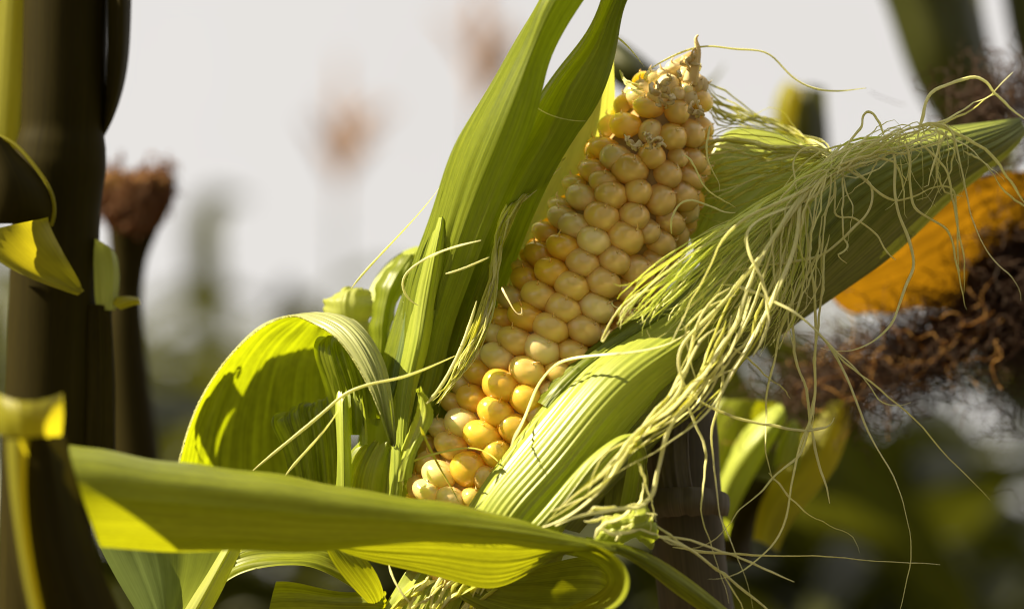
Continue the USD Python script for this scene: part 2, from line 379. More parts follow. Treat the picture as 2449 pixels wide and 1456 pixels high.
# ---------------------------------------------------------------- blurred leaves a little way behind
b1 = thing('corn_leaf', 'broad dark leaf hanging out of focus into the top right corner', 'leaf', P(np.array([2250, 0, -330.0])))
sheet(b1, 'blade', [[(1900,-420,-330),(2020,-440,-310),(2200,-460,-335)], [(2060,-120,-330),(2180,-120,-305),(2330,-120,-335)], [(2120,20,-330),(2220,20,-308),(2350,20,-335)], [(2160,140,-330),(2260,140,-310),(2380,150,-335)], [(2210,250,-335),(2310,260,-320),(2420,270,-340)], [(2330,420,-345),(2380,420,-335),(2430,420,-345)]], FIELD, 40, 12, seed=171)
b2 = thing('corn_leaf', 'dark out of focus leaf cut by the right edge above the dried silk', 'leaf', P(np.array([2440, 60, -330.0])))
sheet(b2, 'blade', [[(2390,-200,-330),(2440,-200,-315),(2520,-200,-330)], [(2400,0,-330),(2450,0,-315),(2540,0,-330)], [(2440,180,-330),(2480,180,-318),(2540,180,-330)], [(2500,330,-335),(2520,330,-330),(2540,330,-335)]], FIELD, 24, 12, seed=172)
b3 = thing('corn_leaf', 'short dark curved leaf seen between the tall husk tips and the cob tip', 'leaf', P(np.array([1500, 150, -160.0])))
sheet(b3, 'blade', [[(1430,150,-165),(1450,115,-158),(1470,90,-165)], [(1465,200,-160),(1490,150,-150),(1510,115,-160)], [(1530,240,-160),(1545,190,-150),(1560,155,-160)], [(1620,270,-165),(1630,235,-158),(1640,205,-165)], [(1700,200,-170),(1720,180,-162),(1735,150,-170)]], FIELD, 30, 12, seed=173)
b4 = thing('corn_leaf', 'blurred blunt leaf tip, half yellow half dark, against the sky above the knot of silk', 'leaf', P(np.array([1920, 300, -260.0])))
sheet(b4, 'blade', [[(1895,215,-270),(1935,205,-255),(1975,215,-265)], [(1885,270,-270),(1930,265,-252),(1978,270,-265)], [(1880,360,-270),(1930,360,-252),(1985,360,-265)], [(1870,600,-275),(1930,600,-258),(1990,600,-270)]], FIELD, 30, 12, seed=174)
sheet(b4, 'lit_fold', [[(1880,195,-258),(1900,200,-250),(1915,215,-252)], [(1855,240,-258),(1880,240,-248),(1905,250,-250)], [(1850,300,-258),(1875,300,-248),(1895,300,-252)], [(1870,360,-260),(1880,360,-254),(1890,360,-258)]], SHEATH, 20, 10, seed=175)

# ---------------------------------------------------------------- the ear
EAR0 = P(np.array([1180, 1330, 0.0]))
ear = thing('corn_ear', 'ripening corn ear in the centre with peeled green husks, bare yellow kernels and trailing silk', 'corn ear', EAR0)

AX = np.array([0.466, -0.885]); PX = np.array([0.885, 0.466])
T_ = np.array([-760, -300, 0, 247, 360, 450, 525, 600, 650, 690.])
R_ = PchipInterpolator(T_, np.array([190, 195, 190, 178, 164, 145, 121, 88, 55, 18.]))
C_ = PchipInterpolator(np.array([-760, 300, 450, 525, 690.]), np.array([1560, 1560, 1547, 1538, 1522.]))
MM = 10.65
def cob_point(t, th, r):
    """px units along the axis, angle from the lens side, radius px -> world"""
    sx = C_(t) + r * np.sin(th)
    xy = np.outer(t, AX) + np.outer(sx, PX) if np.ndim(t) else t * AX + sx * PX
    zz = r * np.cos(th) / MM - 0.006 * np.asarray(t)
    return P(np.concatenate([xy, np.reshape(zz, (-1, 1))], 1) if np.ndim(t) else np.array([*xy, zz]))

t_ = np.linspace(-740, 660, 40); th_ = np.linspace(0, 2 * np.pi, 25)[:-1]
core = np.array([[cob_point(t, th, max(R_(t) - 40, 4)) for th in th_] for t in t_]).reshape(-1, 3)
part(ear, 'cob', (core, grid_faces(40, 24, True)), COB)

K = [(1624,272,63,66),(1533,250,62,54),(1477,292,62,64),(1614,333,68,66),(1669,331,50,66),(1691,251,40,58),(1702,317,30,50),(1426,345,64,54),(1460,372,66,64),(1559,375,68,62),(1499,402,86,74),(1606,424,68,66),(1399,399,64,58),(1429,430,60,58),(1350,430,45,50),(1374,463,66,64),(1453,463,78,68),(1525,460,70,66),(1590,486,68,76),(1650,480,55,70),(1678,397,45,60),(1668,438,50,50),(1632,385,44,50),(1312,480,58,48),(1328,512,62,56),(1357,532,72,64),(1433,516,86,74),(1518,519,76,66),(1621,541,66,62),(1280,543,58,52),(1413,574,82,68),(1500,571,92,80),(1595,590,78,66),(1233,593,42,50),(1268,598,64,64),(1334,585,76,64),(1389,627,86,68),(1473,626,82,68),(1535,656,74,76),(1584,640,64,62),(1240,659,64,62),(1308,645,80,68),(1360,681,88,68),(1447,678,88,70),(1510,705,62,56),(1205,703,58,60),(1275,700,80,68),(1344,736,92,68),(1433,741,88,68),(1241,749,80,68),(1180,752,52,54),(1312,782,90,68),(1404,793,92,68),(1499,755,50,50),(1217,807,82,66),(1290,832,94,70),(1166,790,54,52),(1379,850,86,64),(1172,692,38,50),(1218,626,40,42),(1175,845,76,66),(1255,885,96,70),(1126,882,66,64),(1186,915,84,76),(1112,943,76,66),(1258,954,84,70),(1175,980,96,70),(1086,1003,82,74),(1140,1036,86,70),(1225,1022,80,70),(1061,1055,76,64),(1186,1083,74,68),(1112,1116,84,84),(1035,1127,76,66),(1159,1141,64,58),(1010,1168,82,58),(1071,1190,70,60),(1126,1188,54,54),(1054,948,46,50),(1076,904,54,54),(1118,838,52,50),(1343,893,74,56),(1321,943,60,58),(1288,992,62,60),(1038,1017,42,52),(1450,808,60,56),(1560,560,56,60)]
CREAM = {14, 15, 23, 24, 25, 30, 55, 56, 60, 67, 76, 80, 58, 8, 79, 82, 45, 84, 73, 48, 75}
TAN = {11, 18, 19, 20, 21, 22, 27, 28, 36, 37, 38, 39, 43, 44, 53, 52, 83, 4, 6, 32, 85, 86}
GOLD = {63, 62, 65, 66, 68, 69, 64, 72, 50, 49, 33, 34, 35, 40, 41, 71, 73}
sph = trimesh.creation.icosphere(3)
def kernel(t, th, wt, ha, depth, seed, rtop=None):
    rng = np.random.default_rng(seed)
    rt = R_(t) if rtop is None else rtop
    e = 1e-3
    o = cob_point(t, th, rt)
    rad = cob_point(t, th, rt + 10) - o; rad /= np.linalg.norm(rad)
    axd = cob_point(t + 10, th, rt) - o; axd -= rad * (axd @ rad); axd /= np.linalg.norm(axd)
    tan = np.cross(axd, rad)
    u = sph.vertices.copy()
    pw = 2.1
    q = np.sum(np.abs(u) ** pw, 1) ** (1 / pw)
    s_ = u / q[:, None]
    a, b, c = wt / 2 / MM * 1e-3, ha / 2 / MM * 1e-3, depth / MM * 1e-3
    sh = rng.normal(0, .06, 4)
    top = s_[:, 2]
    k = 1 - .10 * np.clip(-top, 0, 1) + sh[0] * s_[:, 0] * .5
    dent = -.10 * np.exp(-((s_[:, 0] - .05 + sh[1]) ** 2 + (s_[:, 1] - .35) ** 2) / .07) * (top > 0)
    lx, ly, lz = s_[:, 0] * k, s_[:, 1] * (k + sh[2] * s_[:, 0]), top * (1 + dent * rng.uniform(.1, 1.0)) 
    rot = rng.normal(0, .09)
    lx, ly = lx * np.cos(rot) - ly * np.sin(rot), lx * np.sin(rot) + ly * np.cos(rot)
    v = o + rad * (-c) + np.outer(lx * a, tan) + np.outer(ly * b, axd) + np.outer(lz * c, rad)
    f = np.array(sph.faces)
    # the pointed scar where the silk was fixed
    u0 = np.array([rng.normal(.08, .12), .62 + rng.normal(0, .05)])
    zz = math.sqrt(max(.05, 1 - (u0 ** 2).sum()))
    b0 = o + rad * (c * zz - c * 1.04) + tan * u0[0] * a + axd * u0[1] * b
    L = rng.uniform(.0006, .0016)
    tip = [b0, b0 + rad * L * .5 + axd * L * .3, b0 + rad * L * .6 + axd * L * .9 + tan * L * rng.normal(0, .4)]
    tv, tf = tube_mesh(np.array(tip), np.array([.00032, .0002, .00005]), 4)
    uv = np.zeros((len(v) + len(tv), 2)); uv[:len(v), 0] = .5 + .5 * top; uv[len(v):, 0] = .6
    return np.vstack([v, tv]), np.vstack([f, tf + len(v)]), uv

front = []
for i, (x, y, w, h) in enumerate(K):
    p = np.array([x, y], float)
    t = p @ AX; q = p @ PX - C_(t)
    r = R_(t)
    sn = np.clip(q / (r * .93), -.97, .97); th = math.asin(sn)
    wt = min(w * 1.02 / max(math.cos(th), .5), 96 if r > 150 else 82); ha = min(h * 1.04, 86)
    bump_r = r + ((i * 37) % 11 - 5) * .7
    v, f, uv = kernel(t, th, wt, ha, min(50, r * .5), i, bump_r)
    mat = KERNELS[2] if i in CREAM else KERNELS[3] if i in TAN else KERNELS[0] if i in GOLD else KERNELS[1]
    part(ear, 'kernel', (v, f), mat, True, uv)
    front.append((t, th))
front = np.array(front)
# the rest of the ear's rows, round to the sides
rng = np.random.default_rng(5)
for k, th in enumerate(np.radians([-128, -105, -82, -60, -38, -15, 8, 30, 52, 74, 96, 119, 142])):
    for j, t in enumerate(np.arange(-720, 600, 63)):
        t2 = t + (31 if k % 2 else 0) + rng.normal(0, 3)
        r = float(R_(t2))
        if t2 > 560: continue
        d = np.hypot((front[:, 0] - t2), (front[:, 1] - th) * r)
        if d.min() < 58: continue
        if -560 < t2 < 500 and abs(th) < .7: rr = r - 14
        else: rr = r - 4
        v, f, uv = kernel(t2, th, min(.385 * r, 84), 68, min(44, r * .5), 1000 + k * 50 + j, rr)
        part(ear, 'kernel', (v, f), KERNELS[rng.integers(0, 4)], True, uv)
# shrivelled tip: small pale kernels and chaff
tips = [(1545,180,52,46),(1587,205,56,66),(1637,180,40,38),(1502,222,56,46),(1560,228,50,44),(1672,208,42,56),(1618,225,46,40),(1655,240,44,44),(1600,160,40,36),(1668,165,34,40),(1520,198,40,36),(1575,172,34,34),(1645,215,40,36),(1690,215,30,50)]
for i, (x, y, w, h) in enumerate(tips):
    p = np.array([x, y], float); t = p @ AX; q = p @ PX - C_(t); r = max(float(R_(t)), 30)
    th = math.asin(np.clip(q / r, -.95, .95))
    v, f, uv = kernel(t, th, w, h, min(34, r * .6), 400 + i, r)
    part(ear, 'kernel', (v, f), CHAFF if i % 3 else KERNELS[2], True, uv, label='small pale shrivelled kernel at the tip' if i % 3 else None)
spk = strand_pts([(1650, 200, 4), (1663, 150, 5), (1668, 115, 5), (1664, 96, 5), (1670, 84, 5)], 16, rng)
part(ear, 'cob_tip', tube_mesh(spk, np.array([20, 19, 18, 16, 14, 12, 11, 10, 9, 8, 7, 6, 5, 4.5, 3.5, 2]) / MM * 1e-3, 7, .6), CHAFF)
# crumpled skins of failed kernels
def crumple(x, y, zz, n, spread, seed):
    rng = np.random.default_rng(seed); ms = []
    for k in range(n):
        a = rng.uniform(0, 6.28); cx, cy = x + rng.normal(0, spread), y + rng.normal(0, spread * .7)
        L = rng.uniform(12, 30)
        pts = [(cx + L * math.cos(a + .9 * u) * u + rng.normal(0, 2), cy + L * math.sin(a + .9 * u) * u + rng.normal(0, 2), zz + 2.2 * math.sin(math.pi * u) + rng.normal(0, .4)) for u in np.linspace(0, 1, 6)]
        ms.append(tube_mesh(strand_pts(pts, 12, rng), np.linspace(8, 4, 12) / MM * 1e-3 * rng.uniform(.6, 1.2), 6, .45, 1.5))
    return join(ms)
for i, (x, y, zz, n, sp) in enumerate([(1550, 330, 15, 9, 20), (1600, 236, 12, 7, 22), (1668, 270, 10, 5, 14), (1510, 345, 14.5, 3, 8), (1650, 150, 4, 5, 10), (1585, 185, 8, 5, 26)]):
    part(ear, 'kernel_skin', crumple(x, y, zz, n, sp, 70 + i), CHAFF)

# ---------------------------------------------------------------- husks of the ear
# tall husk on the left whose tip leaves the top of the frame
sheet(ear, 'husk', [
    [(925,1215,4),(950,1215,11),(985,1215,10)], [(940,1050,4),(965,1050,12),(1003,1050,10)], [(952,900,3),(985,900,12),(1050,890,9)], [(975,760,3),(1015,760,13),(1085,770,11)],
    [(1008,620,5),(1060,620,17),(1130,650,18)], [(1058,440,2),(1120,450,25),(1200,480,27)], [(1112,305,0),(1180,320,31),(1265,335,32)],
    [(1190,180,2),(1240,200,34),(1300,215,33)], [(1245,75,6),(1285,95,35),(1325,110,32)], [(1283,0,8),(1320,5,36),(1368,8,32)], [(1350,-140,8),(1400,-130,37),(1450,-120,32)], [(1430,-330,8),(1480,-320,38),(1530,-310,33)], [(1570,-560,20),(1575,-560,24),(1580,-560,22)]],
    HUSK, 90, 40, ridge=.22, freq=11, wav=1.0, seed=21, label='tallest husk, left of the bare cob')
hairs(ear, GRID[0][:, 0], 500, .5, 203, SILK)
# second tip, the wide husk behind the first
sheet(ear, 'husk', [
    [(960,1190,-2),(1010,1190,6),(1040,1190,4)], [(985,1000,-4),(1040,1000,6),(1075,1000,2)], [(1020,800,-6),(1090,810,8),(1150,830,2)], [(1070,600,-6),(1150,620,10),(1235,640,2)],
    [(1150,420,0),(1230,440,17),(1310,460,10)], [(1215,310,6),(1300,320,22),(1375,310,16)], [(1305,195,4),(1365,210,24),(1432,215,20)], [(1375,110,6),(1420,120,24),(1475,110,20)],
    [(1428,20,7),(1465,25,27),(1503,15,24)], [(1480,-110,8),(1530,-110,32),(1580,-110,27)], [(1560,-280,8),(1620,-280,34),(1680,-280,28)], [(1700,-520,18),(1705,-520,20),(1710,-520,18)]],
    HUSK, 80, 40, ridge=.2, freq=9, wav=1.0, seed=22, label='second husk tip, just right of the tallest')
# pale thin husk behind both
sheet(ear, 'husk', [
    [(1080,900,-8),(1130,900,-4),(1160,900,-8)], [(1130,720,-8),(1190,720,-3),(1240,720,-9)], [(1180,560,-7),(1260,560,-2),(1330,560,-9)], [(1250,400,-5),(1340,400,0),(1440,380,-8)],
    [(1310,260,-2),(1390,260,2),(1470,250,-6)], [(1370,170,0),(1420,165,3),(1468,160,-3)], [(1410,100,2),(1440,90,4),(1466,80,0)], [(1450,40,2),(1456,30,3),(1462,20,2)]],
    HUSK_PALE, 60, 30, ridge=.12, freq=10, seed=23, label='thin pale inner husk behind the left husks')
# narrow husk strips low on the left
for i, (rows, mt) in enumerate([
    ([[(905,1000,4),(925,1000,7)], [(940,860,4),(962,860,8)], [(970,720,3),(985,725,6)], [(1000,600,2),(1008,600,3)]], HUSK_BLUE),
    ([[(935,1180,8),(960,1180,14),(985,1180,11)], [(948,1000,8),(968,1000,14),(990,1000,11)], [(955,905,9),(980,905,15),(1010,905,12)], [(970,820,9),(1000,820,16),(1028,820,13)], [(985,740,9),(1015,735,16),(1045,735,14)], [(1010,640,10),(1035,640,18),(1062,640,17)], [(1050,520,10),(1062,520,18),(1075,520,17)]], HUSK_LIGHT),
    ([[(1000,930,2),(1020,930,5),(1035,930,3)], [(1040,820,2),(1065,820,6),(1085,820,3)], [(1090,680,2),(1120,690,7),(1140,700,4)], [(1170,540,4),(1190,550,8),(1215,560,5)]], HUSK),
    ([[(880,1010,0),(905,1020,4)], [(915,860,0),(945,860,5)], [(950,740,0),(972,745,4)], [(985,650,0),(992,655,1)]], HUSK)]):
    sheet(ear, 'husk', rows, mt, 40, 20, ridge=.22, freq=5, seed=30 + i, label=None)
sheet(ear, 'husk', [[(840,1230,-20),(920,1230,-15),(1000,1230,-18)], [(850,1080,-20),(925,1080,-14),(1000,1080,-18)], [(880,940,-20),(940,930,-14),(1010,920,-18)], [(930,800,-20),(970,790,-15),(1030,780,-18)], [(985,680,-20),(1010,680,-17),(1040,680,-19)]], HUSK, 40, 24, ridge=.2, freq=7, seed=36)
# torn husk at the base on the left
sheet(ear, 'torn_husk', [[(808,1215,14),(840,1215,20),(900,1215,22),(965,1215,20)], [(812,1130,14),(850,1130,21),(905,1130,23),(975,1130,20)], [(860,1060,15),(895,1058,21),(930,1062,22),(972,1072,20)]], HUSK, 30, 40, ridge=.2, freq=14, seed=41, edge=.03, torn=1.6, label='short torn husk at the foot of the left husks')
sheet(ear, 'torn_husk', [[(805,1215,20),(822,1215,24),(842,1215,22)], [(806,1110,20),(822,1110,25),(842,1110,22)], [(802,1010,19),(820,1010,24),(838,1010,21)], [(806,945,18),(818,940,21),(829,932,19)]], HUSK_LIGHT, 40, 16, ridge=.25, freq=5, seed=42, edge=.03, torn=1.6)
sheet(ear, 'torn_husk', [[(838,1040,19),(850,1040,21),(874,1040,20)], [(834,985,19),(848,985,21),(872,990,21)], [(832,950,18),(846,948,20),(866,950,21)]], HUSK, 20, 14, ridge=.2, freq=4, seed=43, edge=.03, torn=1.6)
sheet(ear, 'torn_husk', [[(915,1215,22),(940,1215,26),(962,1215,24)], [(925,1130,22),(948,1130,27),(970,1125,24)], [(932,1068,21),(948,1066,26),(972,1080,25)]], HUSK_LIGHT, 26, 14, ridge=.25, freq=4, seed=44, edge=.03, torn=1.6)
sheet(ear, 'torn_husk', [[(858,1065,21),(880,1062,22)], [(862,1010,20),(876,1010,22)], [(855,960,20),(866,955,22)]], HUSK_LIGHT, 20, 10, ridge=.15, freq=3, seed=45, edge=.03, torn=1.6)
sheet(ear, 'torn_husk', [[(945,1150,25),(960,1150,28),(985,1140,27)], [(965,1060,24),(985,1060,28),(1010,1050,27)], [(990,1000,23),(1010,1000,27),(1035,1000,26)], [(1000,960,24),(1012,958,27),(1032,965,28)], [(995,935,27),(1005,930,30),(1018,945,31)]], HUSK_LIGHT, 40, 16, ridge=.2, freq=4, seed=46, edge=.03, torn=1.6, label='ragged husk tag hanging beside the lowest kernels')
# curled husk on the far left: rises behind, arches over and comes forward to a point
sheet(ear, 'curled_husk', [
    [(415,1170,6),(520,1170,-19),(680,1170,-25),(840,1170,-24)], [(445,1040,7),(540,1030,-18),(680,1020,-25),(810,1020,-25)], [(487,940,8),(575,935,-17),(690,930,-24),(800,920,-25)], [(550,850,8),(620,850,-15),(710,850,-21),(800,850,-24)],
    [(625,783,6),(680,790,-12),(745,800,-14),(805,800,-18)], [(690,757,11),(730,755,-3),(775,765,-11),(820,775,-10)],
[(742,770,18),(770,752,14),(805,752,8),(845,765,3)], [(800,806,23),(825,780,21),(850,778,17),(880,800,11)],
    [(852,878,26),(876,845,26),(900,848,23),(918,870,17)], [(890,950,28),(908,925,28),(922,925,26),(935,950,22)], [(918,1020,27),(926,1005,28),(935,1005,27),(942,1020,25)], [(938,1068,26),(940,1066,26),(942,1066,26),(944,1068,26)]],
    LOOP, 110, 60, ridge=.14, freq=18, seed=51, label='broad husk at the left that arches over into a loop')
hairs(ear, GRID[0][:, 0], 700, .5, 201, SILK)
# pleated husks behind and under the loop
sheet(ear, 'pleated_husk', [[(700,1180,2),(760,1180,4),(830,1180,0)], [(690,1120,3),(750,1110,5),(825,1100,0)], [(665,1050,5),(740,1030,5),(820,1010,0)], [(648,1012,7),(730,985,4),(815,965,-2)], [(690,990,0),(750,965,-2),(815,950,-5)]], LOOP, 40, 40, ridge=.35, freq=9, seed=52, label='pleated husk under the loop')
sheet(ear, 'pleated_husk', [[(800,1000,6),(860,1000,10),(930,1000,4)], [(785,930,6),(850,930,11),(925,930,4)], [(762,870,8),(830,870,12),(905,880,4)], [(755,830,9),(815,828,10),(880,840,3)], [(785,815,2),(830,812,2),(870,825,-2)]], LOOP, 40, 40, ridge=.4, freq=7, seed=53, label='pleated husk inside the loop')
sheet(ear, 'small_husk', [[(800,880,-14),(840,880,-10),(900,880,-12)], [(785,780,-14),(830,790,-9),(890,790,-12)], [(778,735,-15),(825,745,-9),(888,745,-12)], [(790,710,-16),(830,700,-10),(885,705,-13)], [(832,686,-17),(850,690,-14),(870,698,-14)]], HUSK_PALE, 36, 30, ridge=.12, freq=10, wav=.8, seed=54, edge=.02, torn=1.5)
sheet(ear, 'small_husk', [[(880,900,-10),(905,900,-6),(928,880,-8)], [(888,800,-10),(915,800,-5),(935,790,-8)], [(893,720,-11),(925,725,-5),(955,720,-8)], [(910,650,-12),(950,660,-6),(985,650,-9)], [(955,605,-14),(985,605,-9),(1008,595,-10)]], HUSK, 40, 26, ridge=.12, freq=10, wav=.6, seed=55, edge=.02)
sheet(ear, 'small_husk', [[(870,740,-18),(890,760,-16)], [(885,690,-20),(905,705,-17)], [(925,630,-22),(945,650,-18)], [(1000,588,-22),(1005,605,-19)]], HUSK_LIGHT, 26, 10, seed=56)

# the husk bundle peeled to the right
sheet(ear, 'right_husk', [
    [(1085,1290,22),(1140,1280,32),(1210,1290,35),(1270,1320,31),(1300,1345,24)], [(1135,1200,22),(1190,1190,33),(1255,1210,36),(1320,1240,31),(1355,1260,22)], [(1215,1085,21),(1270,1090,32),(1335,1115,35),(1400,1140,29),(1440,1150,19)],
    [(1320,950,19),(1375,960,30),(1435,985,33),(1495,1015,27),(1525,1020,15)], [(1425,838,15),(1485,850,27),(1545,880,30),(1600,910,23),(1625,905,10)], [(1560,750,10),(1610,770,22),(1665,795,25),(1710,820,17),(1725,810,4)],
    [(1690,640,6),(1730,660,16),(1770,690,18),(1800,715,11),(1810,705,0)], [(1850,500,0),(1875,520,8),(1900,545,10),(1915,555,4),(1920,555,-2)]],
    HUSK_LIGHT, 100, 90, ridge=.17, freq=15, seed=61, label='thick ribbed husk peeled away to the right')
sheet(ear, 'right_husk', [
    [(1300,1240,24),(1340,1260,25),(1370,1270,18),(1385,1275,10)], [(1420,1090,24),(1465,1115,23),(1490,1130,14),(1500,1140,4)], [(1530,960,22),(1580,990,20),(1610,1005,10),(1620,1010,-2)], [(1620,800,17),(1690,860,19),(1725,890,8),(1735,895,-4)],
    [(1720,640,11),(1800,740,15),(1850,790,6),(1870,795,-8)], [(1840,520,6),(1920,620,14),(1980,690,5),(2000,695,-12)],
    [(1985,398,2),(2045,470,11),(2110,565,5),(2150,585,-14)], [(2160,327,-3),(2200,385,6),(2245,440,2),(2285,465,-16)], [(2300,301,-8),(2335,335,-1),(2365,365,-4),(2395,380,-18)], [(2440,284,-16),(2445,292,-14),(2449,300,-14),(2450,306,-18)]],
    OUTER, 110, 80, ridge=.16, freq=22, seed=68, label='dark ribbed outer husk under the silk, right')
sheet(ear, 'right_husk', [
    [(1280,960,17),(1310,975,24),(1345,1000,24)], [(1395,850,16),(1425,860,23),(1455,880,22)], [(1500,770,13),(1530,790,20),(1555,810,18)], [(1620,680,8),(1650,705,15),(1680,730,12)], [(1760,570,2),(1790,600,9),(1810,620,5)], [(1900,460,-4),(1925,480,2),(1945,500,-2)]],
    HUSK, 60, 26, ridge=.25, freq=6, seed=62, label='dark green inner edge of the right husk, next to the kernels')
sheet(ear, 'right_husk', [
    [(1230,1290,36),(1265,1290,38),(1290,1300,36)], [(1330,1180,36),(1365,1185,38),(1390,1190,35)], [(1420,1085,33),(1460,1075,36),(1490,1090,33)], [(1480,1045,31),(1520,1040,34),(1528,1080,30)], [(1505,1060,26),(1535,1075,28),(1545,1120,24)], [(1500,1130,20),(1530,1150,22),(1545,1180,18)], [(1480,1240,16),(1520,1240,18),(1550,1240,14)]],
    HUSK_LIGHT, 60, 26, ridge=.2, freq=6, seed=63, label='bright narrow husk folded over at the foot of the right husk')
sheet(ear, 'right_husk', [
    [(1440,1260,12),(1480,1260,8),(1540,1260,4)], [(1450,1170,13),(1490,1160,9),(1540,1160,4)], [(1470,1100,14),(1500,1090,11),(1535,1100,6)]], LEAF, 24, 20, ridge=.1, seed=64)
# wilted silk tip behind: wide yellowish inner husk on the right of the cob
sheet(ear, 'inner_husk', [[(1630,500,-14),(1660,600,-6),(1700,680,-2)], [(1690,380,-14),(1720,470,-4),(1760,600,0)], [(1740,315,-15),(1780,420,-6),(1830,540,-2)], [(1830,310,-16),(1860,380,-8),(1900,470,-4)], [(1930,340,-16),(1950,375,-10),(1970,420,-7)], [(2000,370,-14),(2008,385,-12),(2015,400,-11)]], HUSK_LIGHT, 50, 50, ridge=.3, freq=14, seed=65, label='yellow-green inner husk right of the cob')

# ---------------------------------------------------------------- silk of the ear
def zsilk(x):
    return float(np.interp(x, [900, 1250, 1350, 1500, 1700, 1850, 2000, 2150, 2300, 2449], [30, 36, 38.5, 36, 29, 24, 18.5, 14, 7, 2]))
srng = np.random.default_rng(77)
def strand(px, width=8, mat=None, dz=0, jit=.25, zfix=None, n=None, label=None, flat=.26):
    n = n or max(16, 4 * len(px))
    off = srng.uniform(0, 2.5)
    pts = [(p[0], p[1], (p[2] if len(p) > 2 else (zsilk(p[0]) + dz + off if zfix is None else zfix))) for p in px]
    c = strand_pts(pts, n, srng, jit)
    tp = np.clip(np.minimum(np.linspace(.3, 7, n), np.linspace(5, .35, n)), 0, 1)
    r = width * .78 / 2 / MM * 1e-3 * tp * (1 + .08 * noise1(srng, n, ((5, 1), (9, .5))))
    part(ear, 'silk_strand', tube_mesh(c, r, 6, flat, srng.uniform(-2.5, 2.5)), mat or SILK)

